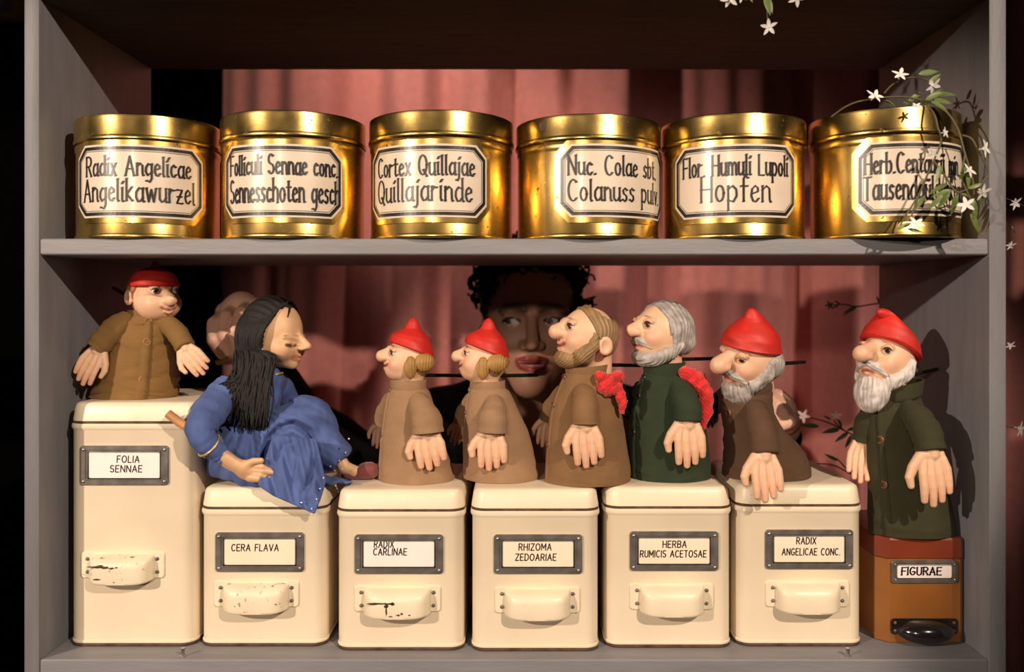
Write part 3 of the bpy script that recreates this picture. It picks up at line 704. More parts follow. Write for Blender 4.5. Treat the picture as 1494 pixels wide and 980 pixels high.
def coat(t, rings, Yc, zbot, m, ratio=.85, wr=0, wseed=1, name='coat', closed_top=True, yoff=None, fr=1.0):
    """rings = [(py, left px, right px)] from the neck down"""
    py = np.array([r[0] for r in rings], float); L_ = np.array([r[1] for r in rings], float); R_ = np.array([r[2] for r in rings], float)
    zb_py = VY+(Z0-zbot)/K(Yc); py[-1] = zb_py
    nn = 64; s = np.linspace(0, 1, len(py)); ss = np.linspace(0, 1, nn)
    def sm(a):
        pts, _ = crom([Vector((v, 0, 0)) for v in a], [0]*len(a), 12); b = np.array([q.x for q in pts]); return np.interp(ss, np.linspace(0, 1, len(b)), b)
    py, L_, R_ = sm(py), sm(L_), sm(R_)
    rn = random.Random(wseed); ws = [(rn.uniform(.12, .98), rn.uniform(.012, .03), rn.uniform(0, 6.28), rn.uniform(.5, 1), rn.choice((1, 1, 2))) for _ in range(14)]
    n = 80; kk = K(Yc)
    def pt(a, u):
        i = u*(nn-1)
        y_, l, r = np.interp(i, range(nn), py), np.interp(i, range(nn), L_), np.interp(i, range(nn), R_)
        hw = (r-l)/2; d = 1
        for c, w_, p0, am, q in ws: d += wr*am*math.exp(-((u-c-.05*math.sin(a*q+p0))/w_)**2)*math.cos(a*q+p0)
        d += fr*.012*u*math.sin(a*7+wseed)*u
        yo = 0 if yoff is None else yoff(u)
        return Vector((((l+r)/2+hw*d*math.cos(a)-VX)*kk, Yc+yo+hw*kk*ratio*d*math.sin(a), Z0-(y_-VY)*kk))
    rr = [[pt(2*math.pi*j/n, i/(nn-1)) for j in range(n)] for i in range(nn)]
    def shr(ring, f, dz=0):
        c = sum(ring, Vector())/len(ring); return [c+(q-c)*f+Vector((0, 0, dz)) for q in ring]
    rr = [shr(rr[0], .75, -.003)]+rr+[shr(rr[-1], .97, 0)]
    o = MB().loft(rr).build(name, m, t, sharp=70)
    return pt, (py[0], py[-1])
def button(t, p, nrm, r, m):
    nrm = Vector(nrm).normalized()
    b_ = MB().lathe([(0, -.0015), (r*.95, -.0012), (r, .0004), (r*.92, .0014), (r*.7, .0016), (r*.55, .0009), (r*.2, .0008), (0, .0008)], p, 20, nrm)
    u = nrm.orthogonal().normalized(); v = nrm.cross(u)
    o = b_.build('button', m, t)
    return o
def on_coat(pt, ang, py, rng):
    u = (py-rng[0])/(rng[1]-rng[0]); p = pt(ang, u); c = pt(ang+math.pi, u); n = (p-c); n.z = .0; return p, n.normalized()
def placket(t, pt, ang, rng, m, w_=.10, u0=.02, u1=.995):
    rr = []
    for i in range(30):
        u = u0+(u1-u0)*i/29; row = []
        for a, o in ((-w_, -.0003), (-w_*.98, .0007), (0, .0010), (w_*.98, .0007), (w_, -.0003)):
            p = pt(ang+a, u); c = pt(ang+a+math.pi, u); nrm = (p-c).normalized(); row.append(p+nrm*o)
        rr.append(row)
    return MB().loft(rr, False, False, False).build('button_placket', m, t)
def sleeve(t, pts, m, seed=0, flat=1.0, amp=.05):
    """pts = [(px, py, Y, radius px)] shoulder to cuff"""
    w_ = [P(a, b_, c) for a, b_, c, d in pts]; rd = [d*K(c) for a, b_, c, d in pts]
    cp, cr = crom(w_, rd, 8); rn = random.Random(seed)
    cr = [r*(1+amp*math.sin(i*1.1+seed)*math.sin(i*.37+seed*2)) for i, r in enumerate(cr)]
    e = cp[-1]; dv = (cp[-1]-cp[-2]).normalized()
    cp = [cp[0]-(cp[1]-cp[0]).normalized()*.004]+cp+[e+dv*.0004, e-dv*.004]; cr = [cr[0]*.6]+cr+[cr[-1]*.93, cr[-1]*.86]
    mb = MB().tube(cp, cr, 26, flat=flat)
    return mb.build('sleeve', m, t, sharp=70)
def collar(t, px0, px1, py0, py1, Yc, m, ratio=.9, tilt=0, flare=0):
    kk = K(Yc); n = 48; R_ = []
    cx = (px0+px1)/2; hw = (px1-px0)/2
    for (f, s_) in ((.94, 1), (1.0, .97), (1.03, .8), (1.05+flare, 0.06), (1.04+flare, 0.0), (.95+flare, .03), (.92, .5)):
        R_.append([Vector(((cx+hw*f*math.cos(a)-VX)*kk, Yc+hw*kk*f*ratio*math.sin(a), Z0-(py0+(py1-py0)*s_+tilt*math.cos(a)*hw-VY)*kk)) for a in [2*math.pi*j/n for j in range(n)]])
    return MB().loft(R_, False, False).build('collar', m, t, sharp=60)
def hand(t, wrist, tip, L, Wd, Y, ytip=None, thumb=-1, curl=.35, pal=1, name='hand', skin=SKIN, spread=.035, thumb_out=1.0, side=None, fcurl=None):
    """wrist, tip in pixels; L, Wd = length and breadth in pixels; thumb = -1 left / +1 right in the picture; pal=+1 palm turned away from the camera"""
    a = P(wrist[0], wrist[1], Y); b_ = P(tip[0], tip[1], Y if ytip is None else ytip)
    kk = K(Y); dv = (b_-a).normalized()
    nv = Vector((0, 1, 0))*pal if side is None else Vector(side).normalized()
    nv = (nv-dv*nv.dot(dv)).normalized()
    tv = dv.cross(nv).normalized()
    want = Vector((thumb, 0, 0))
    if tv.dot(want) < 0: tv = -tv
    Lf = L
    bs = [.37, .125, -.125, -.36]           # fingers from the thumb side
    ln = [.53, .60, .55, .44]; cu = fcurl or [curl]*4
    knk = [.40, .42, .40, .36]
    fing = []
    for i in range(4):
        p = np.array((knk[i]*Lf, bs[i]*Wd, 0.)); ang = 0; seg = [ln[i]*Lf*f for f in (.42, .33, .25)]; pts = [tuple(p)]
        out = math.radians((1.5-i)*spread*60/2)
        for s_, da in zip(seg, (.8, 1.0, .7)):
            ang += cu[i]*da
            p = p+s_*np.array((math.cos(ang)*math.cos(out), math.cos(ang)*math.sin(out), math.sin(ang))); pts.append(tuple(p))
        fing.append(pts)
    th = [(.04*Lf, .30*Wd, .04*Wd), (.27*Lf, (.42+.16*thumb_out)*Wd, .08*Wd), (.45*Lf, (.46+.24*thumb_out)*Wd, .10*Wd), (.62*Lf, (.46+.22*thumb_out)*Wd, .13*Wd)]
    r = Wd*.128
    def f(p):
        d = cone(p, (-.16*Lf, 0, 0), (.06*Lf, 0, 0), Wd*.25, Wd*.20)
        for i in range(4):
            d = smin(d, cone(p, (.06*Lf, bs[i]*Wd*.66, .02*Wd), fing[i][0], Wd*.125, Wd*.108), Wd*.07)
        d = smin(d, chain(p, th, [Wd*.19, Wd*.155, Wd*.132, Wd*.100]), Wd*.08)
        for i in range(4):
            d = smin(d, chain(p, [(.17*Lf, bs[i]*Wd*.80, -.012*Wd)]+fing[i], [r*.92, r*1.04, r*1.0, r*.93, r*.80]), Wd*.024)
        q = d
        return d
    V, Fc = surfnet(f, (-.3*Lf, -1.0*Wd, -.8*Wd), (1.15*Lf, 1.0*Wd, 1.0*Wd), max(.75, Wd*.019))
    c = np.tile(skin, (len(V), 1))
    for i in range(4):
        c = c+(BLUSH-c)*.18*gauss(V, fing[i][3], r*2.2)
    Wm = np.array([dv, tv, nv])
    V = np.array(a)+kk*(V@Wm)
    if np.linalg.det(Wm) < 0: Fc = Fc[:, ::-1]
    return mk(name, V, Fc, M['paint'], t, col=c)
def rod(t, a, b_, r=.0024):
    MB().tube([a, b_], r, 12).build('control_rod', M['rod'], t, sharp=40)

TOP = {i: T[i][2] for i in range(6)}
GRP = 'hand puppets standing on the tins'
# ---- the first puppet, on the tall tin
Yp = .112; t = thing('hand_puppet', 'hand puppet in ochre coat with round red cap, arms spread, standing on the tall tin', 'puppet', (P(200, 580, Yp).x, Yp, TOP[0]), GRP)
hd = Head(225, 435, Yp, 34.5, -36, 2, 0); hd.gaze = (.25, 0)
puppet_head(t, hd, ((.80, 0, .28), (1.20, 0, -.02), .15, .27), mouth_z=-.46, mouth_w=.34, smile=.14, lip=.42, jaw=(.40, 0, -.35, .70, .80, .55), cheek=.40, eye_z=.32, ear=(-.30, .98, .02), eye_y=.44, neck=(-.1, -.5, -.1, -1.2, .55))
cap_hat(t, hd, [(-.02, .50, 1.03, 2), (-.02, .56, 1.075, 2), (-.03, .66, 1.04, 2), (-.03, .90, .93, 2), (-.03, 1.08, .77, 1), (-.02, 1.22, .52, 0), (-.01, 1.29, .30, 0), (0, 1.34, .17, 0), (0.02, 1.44, .15, 0), (.03, 1.53, .11, 0), (.03, 1.58, .04, 0)])
def f(p):
    d = None
    for sy in (-1, 1):
        e = ell(p, (-.30, sy*.80, .36), (.34, .20, .22)); d = e if d is None else np.minimum(d, e)
    d = smin(d, ell(p, (-.55, 0, .20), (.52, .80, .40)), .1)
    return d+.018*grooves(p, 30)
hd.sdf('hair', f, (-1.3, -1.2, -.5), (.3, 1.2, .8), .05, M['hair_orange'] if 'hair_orange' in M else M.setdefault('hair_orange', mat('orange_brown_hair', (.40, .15, .04), .6, var=.2)), t)
pt, rg = coat(t, [(458, 188, 238), (468, 178, 247), (485, 166, 254), (510, 156, 258), (540, 147, 260), (565, 139, 260), (580, 134, 259)], Yp, TOP[0]+.0004, M['coat_ochre'], .80, .055, 3)
collar(t, 188, 239, 452, 470, Yp, M['coat_ochre'], .85)
A1 = math.radians(-65)
placket(t, pt, A1, rg, M['coat_ochre'], .15)
for py in (478, 508, 545):
    p, n = on_coat(pt, A1, py, rg); button(t, p, n, .0052, M['button_wood'])
sleeve(t, [(188, 468, .105, 15), (172, 476, .092, 18), (156, 492, .083, 18), (141, 509, .078, 17)], M['coat_ochre'], 2)
sleeve(t, [(240, 470, .105, 13), (254, 481, .095, 15), (263, 493, .088, 15), (271, 508, .080, 14)], M['coat_ochre'], 3)
hand(t, (142, 510), (116, 553), 52, 34, .074, .062, thumb=1, curl=.18, pal=1)
hand(t, (270, 507), (297, 540), 46, 32, .078, .070, thumb=-1, curl=.22, pal=-1, side=(-.6, .5, .55))
rod(t, P(186, 432, Yp+.02), P(166, 420, Yp+.06))

# ---- the twins
HAT2 = [(-.09, .42, 1.02, 21), (-.09, .47, 1.07, 21), (-.10, .57, 1.03, 20), (-.11, .78, .95, 17), (-.13, 1.02, .80, 12), (-.14, 1.22, .56, 7), (-.15, 1.36, .38, 3), (-.16, 1.50, .31, 0), (-.17, 1.64, .25, 0), (-.18, 1.77, .15, 0), (-.18, 1.84, .05, 0)]
def twin(cx, cy, yaw, rings, label, base_x, ztop, sl, hd_hand, far, colr, tilt, rodp, gz, btn, A, Yp):
    t = thing('hand_puppet', label, 'puppet', (P(base_x, 700, Yp).x, Yp, ztop), GRP)
    hd = Head(cx, cy, Yp, 33, yaw, 0, 0); hd.gaze = gz
    puppet_head(t, hd, ((.82, 0, .42), (1.20, 0, .17), .17, .27), mouth_z=-.27, mouth_w=.28, smile=.10, jaw=(.50, 0, -.46, .56, .56, .44), cheek=.33, eye_z=.32, eye_y=.42, ears=False, open_=.06, neck=(-.05, -.6, -.05, -1.3, .58))
    cap_hat(t, hd, HAT2)
    def f(p):
        d = ell(p, (-.62, 0, -.05), (.48, .85, .42))
        for sy in (-1, 1):
            d = smin(d, ell(p, (-.50, sy*.80, -.10), (.47, .30, .42)), .05)
            d = np.minimum(d, ell(p, (.10, sy*.88, -.30), (.27, .20, .50)))
        return d+.014*np.sin(52*(p[:, 0]+.30*p[:, 2]**2+.15*p[:, 2])+6*p[:, 1])
    hd.sdf('hair', f, (-1.3, -1.25, -.95), (.5, 1.25, .5), .028, M['hair_blond'], t)
    pt, rg = coat(t, rings, Yp, ztop+.0004, M['coat_taupe'], .88, .012, int(cx))
    collar(t, *colr, Yp, M['coat_taupe'], .92, tilt)
    placket(t, pt, A, rg, M['coat_taupe'], .13)
    for py in btn:
        p, n = on_coat(pt, A, py, rg); button(t, p, n, .0045, M['button'])
    sleeve(t, sl, M['coat_taupe'], 5, amp=.03)
    hand(t, *hd_hand[:4], hd_hand[4], hd_hand[5], thumb=-1, curl=.10)
    # far sleeve and hand
    sleeve(t, far[0], M['coat_taupe'], 6)
    hand(t, *far[1][:4], far[1][4], far[1][5], thumb=-1, curl=.15, pal=-1)
    rod(t, rodp[0], rodp[1])
Yp = .100
twin(597, 524, 197, [(555, 571, 620), (566, 570, 622), (572, 567, 627), (595, 562, 634), (630, 557, 642), (665, 554, 654), (690, 553, 662), (697, 553.5, 664)],
     'taupe-coated hand puppet with red cap next to the maroon shoe, left of two alike', 607, TOP[2],
     [(606, 577, .096, 11), (614, 594, .072, 18), (622, 613, .060, 23), (624, 631, .058, 24)],
     ((624, 631), (632, 681), 50, 46, .056, .052), ([(572, 580, .13, 12), (562, 602, .145, 14), (558, 618, .15, 13)], ((557, 618), (555, 640), 34, 24, .15, .15)),
     (571, 621, 553, 571), 0, (P(618, 547, Yp+.015), P(692, 548, Yp+.11)), (0, 0), (587, 638), math.radians(195), Yp)
twin(707, 525, 184, [(556, 687, 735), (566, 686, 738), (572, 684, 744), (595, 680, 755), (630, 677, 771), (665, 677, 780), (688, 677, 786), (697, 678, 786)],
     'taupe-coated hand puppet with red cap in front of the face, right of two alike', 731, TOP[3],
     [(718, 578, .096, 11), (721, 596, .072, 17.5), (719, 613, .060, 22), (718, 631, .058, 22)],
     ((718, 632), (719, 682), 50, 44, .056, .052), ([(690, 582, .13, 12), (679, 602, .145, 14), (674, 616, .15, 13)], ((673, 616), (668, 640), 32, 22, .15, .15)),
     (687, 736, 555, 573), .0, (P(730, 548, Yp+.005), P(784, 547, Yp+.05)), (0, 0), (590, 620), math.radians(187), Yp)

# ---- bearded, bald-topped puppet
Yp = .084; t = thing('hand_puppet', 'bareheaded hand puppet in brown coat with light brown beard, hair and a bald patch', 'puppet', (P(858, 700, Yp).x, Yp, (TOP[3]+TOP[4])/2), GRP)
hd = Head(858, 489, Yp, 41, 196, 0, 0)
puppet_head(t, hd, ((.80, 0, .40), (1.19, 0, .14), .17, .28), mouth_z=-.36, mouth_w=.34, smile=.12, eye_z=.33, eye_y=.42, ear=(-.30, .93, -.34), open_=.05, neck=(-.35, -.4, -.35, -1.25, .52), cheek=.36)
def f(p):
    d = ell(p, (-.06, 0, .02), (1.06, .97, 1.06))
    cut = (p[:, 0]-(.36+(p[:, 2]-.95)*.42))*.92
    d = smax(d, cut, .05)
    d = smax(d, -(p[:, 2]+.85+.2*p[:, 0]), .06)
    d = smax(d, -ell(p, (-.60, .22, .92), (.55, .62, .50)), .05)
    return d+.016*np.sin(62*(np.arctan2(p[:, 0]+.25*np.abs(p[:, 1]), p[:, 2]+2.2)*1.5+.02*np.sin(7*p[:, 2])))
hd.sdf('hair', f, (-1.3, -1.15, -1.1), (.75, 1.15, 1.25), .028, M['hair_brown'], t)
def f(p):
    d = ell(p, (.62, 0, -.80), (.62, .60, .40))
    for sy in (-1, 1): d = smin(d, chain(p, [(.04, sy*.82, .02), (.12, sy*.84, -.35), (.45, sy*.62, -.66)], [.14, .22, .32]), .12)
    d = smax(d, -ell(p, (1.12, 0, -.30), (.30, .42, .24)), .05)
    return d+.016*np.sin(58*(p[:, 0]*.55+.75*p[:, 2]+.3*p[:, 0]**2+.02*np.sin(9*p[:, 0])))
hd.sdf('beard', f, (-.3, -1.2, -1.4), (1.4, 1.2, .25), .028, M['hair_brown'], t)
pt, rg = coat(t, [(536, 828, 884), (546, 824, 889), (556, 818, 893), (580, 808, 899), (610, 801, 908), (650, 797, 914), (680, 795, 919), (697, 794, 919)], Yp, (TOP[3]+TOP[4])/2+.0006, M['coat_brown'], .88, .010, 8)
collar(t, 827, 886, 533, 552, Yp, M['coat_brown'], .9, -.10, .04)
Af = math.radians(196); placket(t, pt, Af, rg, M['coat_brown'], .11)
for py in (570, 614, 650):
    p, n = on_coat(pt, Af, py, rg); button(t, p, n, .0050, M['button'])
sleeve(t, [(848, 562, .080, 13), (852, 582, .050, 19), (853, 600, .038, 20), (853, 618, .036, 20.5)], M['coat_brown'], 4, amp=.03)
hand(t, (855, 620), (862, 681), 58, 46, .034, .030, thumb=-1, curl=.10)
sleeve(t, [(822, 572, .115, 13), (806, 596, .132, 15), (800, 612, .137, 14)], M['coat_brown'], 6)
hand(t, (800, 612), (796, 640), 38, 28, .137, .137, thumb=-1, curl=.15, pal=-1)
rod(t, P(878, 532, Yp+.01), P(936, 533, Yp+.085))
def knit(t, f, lo, hi, Yref):
    kk = K(Yref)
    def g(p):
        n_ = np.sin(p[:, 0]*.95+1.3*np.sin(p[:, 2]*.5))*np.sin(p[:, 1]*.95+1.1*np.sin(p[:, 0]*.45))*np.sin(p[:, 2]*.9)
        return f(p)+1.3*n_+.8*np.sin(p[:, 0]*.31+p[:, 1]*.37)
    V, Fc = surfnet(g, lo, hi, 1.1)
    W_ = np.array([P(a, b_, c*kk) for a, b_, c in V]); return mk('knitted_hood', W_, Fc[:, ::-1], M['knit'], t)
y0 = .058/.000869
knit(t, lambda p: smin(smin(smin(ell(p, (887, 562, y0), (17, 16, 17)), ell(p, (901, 549, y0-3), (11, 9, 12)), 3), ell(p, (876, 549, y0-8), (9, 8, 10)), 3), chain(p, [(900, 566, y0), (908, 584, y0-3), (908, 601, y0-2)], [9, 7, 4]), 4), (860, 532, y0-32), (925, 612, y0+30), .09)

# ---- grey bareheaded puppet in green
Yp = .106; t = thing('hand_puppet', 'hand puppet in dark green coat with grey hair and beard, bareheaded', 'puppet', (P(976, 700, Yp).x, Yp, TOP[4]), GRP)
hd = Head(966, 484, Yp, 41, 203, 0, 0)
GB = (.16, .14, .13)
puppet_head(t, hd, ((.80, 0, .34), (1.24, 0, .06), .17, .235), mouth_z=-.46, mouth_w=.26, smile=.05, eye_z=.27, eye_y=.42, ears=False, open_=.04, neck=(-.15, -.5, -.25, -1.35, .52), brow=GB, jaw=(.45, 0, -.55, .58, .56, .48))
def f(p):
    d = ell(p, (-.10, 0, .02), (1.10, 1.02, 1.10))
    d = smin(d, ell(p, (-.62, 0, -.38), (.52, .86, .44)), .15)
    cut = (p[:, 0]-(.38+(p[:, 2]-.95)*.20))*.96
    d = smax(d, cut, .05); d = smax(d, -(p[:, 2]+.76-.05*p[:, 0]), .08)
    return d+.018*np.sin(56*(np.arctan2(p[:, 0]+.15+.2*np.abs(p[:, 1]), np.abs(p[:, 2]+2.1))*1.6+.025*np.sin(6*p[:, 2])))+.012*np.sin(23*p[:, 0]+4*p[:, 2])
hd.sdf('hair', f, (-1.45, -1.2, -1.0), (.75, 1.2, 1.3), .028, M['hair_grey'], t)
def f(p):
    d = ell(p, (.58, 0, -.88), (.58, .55, .36))
    for sy in (-1, 1): d = smin(d, chain(p, [(-.22, sy*.84, -.45), (.15, sy*.74, -.70), (.5, sy*.4, -.88)], [.17, .26, .3]), .12)
    return d+.018*np.sin(15*np.arctan2(p[:, 1], p[:, 0]-.25)*np.clip(p[:, 0]*1.2, 0, 1)+52*(p[:, 0]*.75+.25*p[:, 2]+.03*np.sin(11*p[:, 2])))
hd.sdf('beard', f, (-.6, -1.2, -1.4), (1.35, 1.2, -.1), .028, M['hair_grey'], t)
def mous(hd, t, zc, m, xc=1.02, drop=.32, w_=.5, r=.15):
    def f(p):
        d = None
        for sy in (-1, 1):
            e = chain(p, [(xc, sy*.06, zc), (xc-.06, sy*w_*.5, zc-drop*.25), (xc-.26, sy*w_, zc-drop)], [r*.85, r, r*.35]); d = e if d is None else smin(d, e, .03)
        return d+.012*np.sin(58*(p[:, 1]*np.sign(p[:, 1])*.45+p[:, 2]*.9))
    hd.sdf('moustache', f, (.3, -.95, zc-drop-.3), (1.5, .95, zc+.3), .026, m, t)
mous(hd, t, -.25, M['hair_grey'], 1.02, .30, .50, .15)
pt, rg = coat(t, [(540, 940, 997), (550, 936, 1003), (560, 931, 1011), (580, 926, 1018), (610, 919, 1026), (645, 917, 1033), (680, 917, 1036), (697, 918, 1036)], Yp, TOP[4]+.0004, M['coat_green'], .85, .028, 11)
collar(t, 940, 998, 528, 551, Yp, M['coat_green'], .9, -.02)
Af = math.radians(200); placket(t, pt, Af, rg, M['coat_green'], .11)
for py in (562, 603, 640):
    p, n = on_coat(pt, Af, py, rg); button(t, p, n, .0050, M['button_dark'])
sleeve(t, [(985, 559, .094, 13), (997, 578, .066, 19), (1003, 596, .054, 20), (1004, 615, .050, 20)], M['coat_green'], 7, amp=.04)
hand(t, (1005, 616), (1010, 682), 62, 46, .048, .044, thumb=-1, curl=.12)
sleeve(t, [(938, 565, .13, 13), (926, 590, .15, 15), (918, 606, .157, 14)], M['coat_green'], 6)
hand(t, (917, 604), (910, 624), 30, 26, .157, .157, thumb=-1, curl=.15, pal=-1)
rod(t, P(990, 524, Yp+.01), P(1040, 523, Yp+.06))
y0 = .085/K(.09)
knit(t, lambda p: smin(smin(chain(p, [(1000, 544, y0), (1018, 554, y0), (1029, 575, y0), (1030, 600, y0), (1025, 622, y0)], [10, 13, 12, 10, 5]), ell(p, (1010, 560, y0+14), (14, 12, 14)), 5), ell(p, (1003, 541, y0-6), (8, 6, 8)), 3), (985, 528, y0-30), (1050, 635, y0+40), .09)

# ---- leaning puppet in dark brown
Yp = .105; t = thing('hand_puppet', 'leaning hand puppet in dark brown coat, red cap and grey beard', 'puppet', (P(1118, 700, Yp).x, Yp, TOP[5]), GRP)
hd = Head(1095, 522, Yp-.012, 41, 207, 12, -12); hd.gaze = (.1, -.25)
puppet_head(t, hd, ((.78, 0, .38), (1.44, 0, .09), .20, .33), mouth_z=-.50, mouth_w=.24, smile=-.03, eye_z=.27, eye_y=.44, ears=False, open_=.04, neck=(-.25, -.5, -.35, -1.2, .55), brow=GB, jaw=(.45, 0, -.55, .58, .6, .48), lids=.13)
HAT6 = [(-.05, .36, 1.06, 16), (-.05, .42, 1.12, 16), (-.06, .53, 1.08, 15), (-.08, .78, 1.02, 13), (-.10, 1.02, .88, 10), (-.11, 1.24, .66, 7), (-.11, 1.42, .44, 4), (-.11, 1.55, .32, 0), (-.10, 1.66, .25, 0), (-.08, 1.77, .15, 0), (-.07, 1.83, .05, 0)]
cap_hat(t, hd, HAT6)
def f(p):
    d = ell(p, (-.45, 0, -.20), (.66, 1.0, .72))
    d = smax(d, p[:, 2]-.55, .05)
    d = smax(d, p[:, 0]-.12, .08)
    return d+.018*np.sin(54*(p[:, 0]+.25*p[:, 2])+2*np.sin(5*p[:, 2])+14*p[:, 1])
hd.sdf('hair', f, (-1.35, -1.2, -1.1), (.35, 1.2, .7), .028, M['hair_grey'], t)
def beard_long(p, zc, ln, xw=.5):
    d = ell(p, (.60, 0, zc), (xw, .62, ln))
    for sy in (-1, 1): d = smin(d, chain(p, [(-.10, sy*.90, .0), (.02, sy*.84, -.40), (.4, sy*.55, -.72)], [.15, .24, .32]), .14)
    d = smax(d, -ell(p, (1.15, 0, -.44), (.25, .30, .17)), .04)
    ang = np.arctan2(p[:, 1], p[:, 0]-.15)
    return d+.019*np.sin(26*ang+5*np.sin(2.5*p[:, 2]+3*ang)+1.2*np.sin(9*p[:, 2]+7*ang))+.010*np.sin(41*ang+3*p[:, 2])
hd.sdf('beard', lambda p: beard_long(p, -1.04, .60, .56), (-.4, -1.25, -1.7), (1.4, 1.25, .3), .028, M['hair_grey'], t)
mous(hd, t, -.28, M['hair_grey'], 1.05, .30, .62, .15)
pt, rg = coat(t, [(556, 1062, 1126), (566, 1055, 1127), (582, 1050, 1127), (603, 1052, 1130), (625, 1056, 1142), (650, 1056, 1166), (675, 1055, 1180), (695, 1054, 1182)], Yp, TOP[5]+.0004, M['coat_dark'], .80, .035, 14)
collar(t, 1066, 1124, 548, 570, Yp, M['coat_dark'], .9, -.25, .05)
Af = math.radians(215)
for py in (583, 612):
    p, n = on_coat(pt, Af, py, rg); button(t, p, n, .0050, M['button'])
sleeve(t, [(1100, 592, .092, 14), (1106, 611, .056, 20), (1113, 635, .036, 21), (1116, 662, .028, 21)], M['coat_dark'], 9)
hand(t, (1116, 664), (1124, 728), 62, 46, .022, .012, thumb=-1, curl=.07)
sleeve(t, [(1062, 575, .15, 14), (1046, 588, .16, 14), (1036, 600, .165, 12)], M['coat_dark'], 6)
hand(t, (1040, 596), (1036, 615), 28, 22, .165, .165, thumb=-1, curl=.3, pal=-1)
rod(t, P(1130, 531, Yp+.012), P(1174, 528, Yp+.05))

# ---- puppet in olive on the brown tin
Yp = Yb+.026; t = thing('hand_puppet', 'hand puppet in dark olive coat, red cap and white beard on the brown tin', 'puppet', (P(1332, 780, Yp).x, Yp, ZBR), GRP)
hd = Head(1294, 524, Yp, 41, 214, -8, -4); hd.gaze = (.1, .1)
puppet_head(t, hd, ((.78, 0, .42), (1.50, 0, .04), .20, .30), mouth_z=-.50, mouth_w=.18, smile=-.02, eye_z=.27, eye_y=.48, ears=False, open_=.05, neck=(-.35, -.4, -.55, -1.35, .50), brow=GB, jaw=(.45, 0, -.55, .58, .6, .48))
HAT7 = [(-.10, .36, 1.06, 20), (-.10, .42, 1.13, 20), (-.11, .54, 1.09, 20), (-.12, .80, 1.02, 22), (-.08, 1.04, .86, 26), (.06, 1.25, .62, 36), (.28, 1.40, .42, 50), (.50, 1.48, .29, 64), (.70, 1.53, .21, 76), (.86, 1.56, .13, 80), (.94, 1.57, .04, 80)]
cap_hat(t, hd, HAT7)
hd.sdf('beard', lambda p: beard_long(p, -1.18, .78, .52), (-.4, -1.25, -2.2), (1.4, 1.25, .3), .028, M['hair_white'] if 'hair_white' in M else M.setdefault('hair_white', mat('white_carved_beard', (.56, .52, .50), .55, var=.25, vscale=90, bump=.3, bscale=150)), t)
mous(hd, t, -.26, M['hair_white'], 1.04, .30, .60, .15)
pt, rg = coat(t, [(574, 1284, 1340), (586, 1272, 1345), (605, 1264, 1350), (640, 1265, 1358), (680, 1266, 1370), (720, 1267, 1382), (760, 1268, 1392), (778, 1268, 1394)], Yp, ZBR+.0004, M['coat_olive'], .64, .020, 17)
collar(t, 1284, 1343, 558, 582, Yp, M['coat_olive'], .9, -.22, .06)
Af = math.radians(222); placket(t, pt, Af, rg, M['coat_olive'], .13)
for py in (612, 659, 705):
    p, n = on_coat(pt, Af, py, rg); button(t, p, n, .0055, M['button'])
sleeve(t, [(1322, 594, .066, 14), (1340, 612, .033, 21), (1352, 633, .016, 22), (1358, 658, .008, 21.5)], M['coat_olive'], 5)
hand(t, (1360, 658), (1372, 738), 76, 48, .006, .000, thumb=-1, curl=.10, thumb_out=1.25)
sleeve(t, [(1274, 596, .080, 14), (1262, 618, .086, 15), (1258, 642, .090, 14)], M['coat_olive'], 6)
hand(t, (1257, 643), (1247, 704), 58, 36, .088, .080, thumb=1, curl=.15, pal=-1)
rod(t, P(1335, 546, Yp+.01), P(1372, 537, Yp+.055))

# ================================================================ the girl marionette in blue
Yg = .112; t = thing('rod_puppet', 'girl puppet with long black yarn hair and blue dress, seated on a tin', 'puppet', (P(345, 700, Yg).x, Yg, TOP[1]))
hd = Head(399, 487, Yg, 44, -18, 4, 0)
GS = np.array((.66, .40, .225))
def base(p):
    d = ell(p, (0, 0, .08), (.98, .84, 1.08))
    d = smin(d, ell(p, (.42, 0, -.45), (.62, .62, .55)), .25)
    d = smin(d, cone(p, (.20, 0, -.62), (.78, 0, -.90), .40, .20), .18)
    for sy in (-1, 1): d = smin(d, ell(p, (.62, sy*.42, -.42), (.33, .30, .32)), .18)
    return smin(d, cone(p, (-.1, 0, -.6), (-.15, 0, -1.6), .33, .31), .12)
lx = hit(base, 0, -.66)
def f(p):
    d = base(p)
    d = smin(d, cone(p, (.93, 0, .08), (1.32, 0, -.29), .08, .125), .16)
    for sy in (-1, 1):
        d = smin(d, ell(p, (1.18, sy*.13, -.36), (.14, .09, .085)), .08)
        d = smin(d, cone(p, (.98, sy*.12, -.06), (.78, sy*.58, -.02), .06, .05), .10)
        d = smax(d, -ell(p, (1.03, sy*.40, -.22), (.16, .20, .12)), .10)
        d = smin(d, ell(p, (.80, sy*.40, -.235), (.16, .19, .125)), .03)
        d = smax(d, -chain(p, [(1.00, sy*.22, -.27), (.985, sy*.40, -.31), (.89, sy*.58, -.26)], [.012, .02, .012]), .02)
        e = ell(p, (-.02, sy*.80, -.62), (.22, .10, .26)); e = smax(e, -ell(p, (.01, sy*.90, -.62), (.12, .08, .15)), .05)
        d = smin(d, e, .05)
    d = smin(d, chain(p, [(lx-.06, -.20, -.645), (lx+.05, 0, -.635), (lx-.06, .20, -.645)], [.025, .065, .025]), .05)
    d = smin(d, chain(p, [(lx-.07, -.16, -.74), (lx+.02, 0, -.755), (lx-.07, .16, -.74)], [.03, .075, .03]), .05)
    d = smax(d, -chain(p, [(lx-.02, -.22, -.675), (lx+.07, 0, -.69), (lx-.02, .22, -.675)], [.012, .018, .012]), .02)
    return d
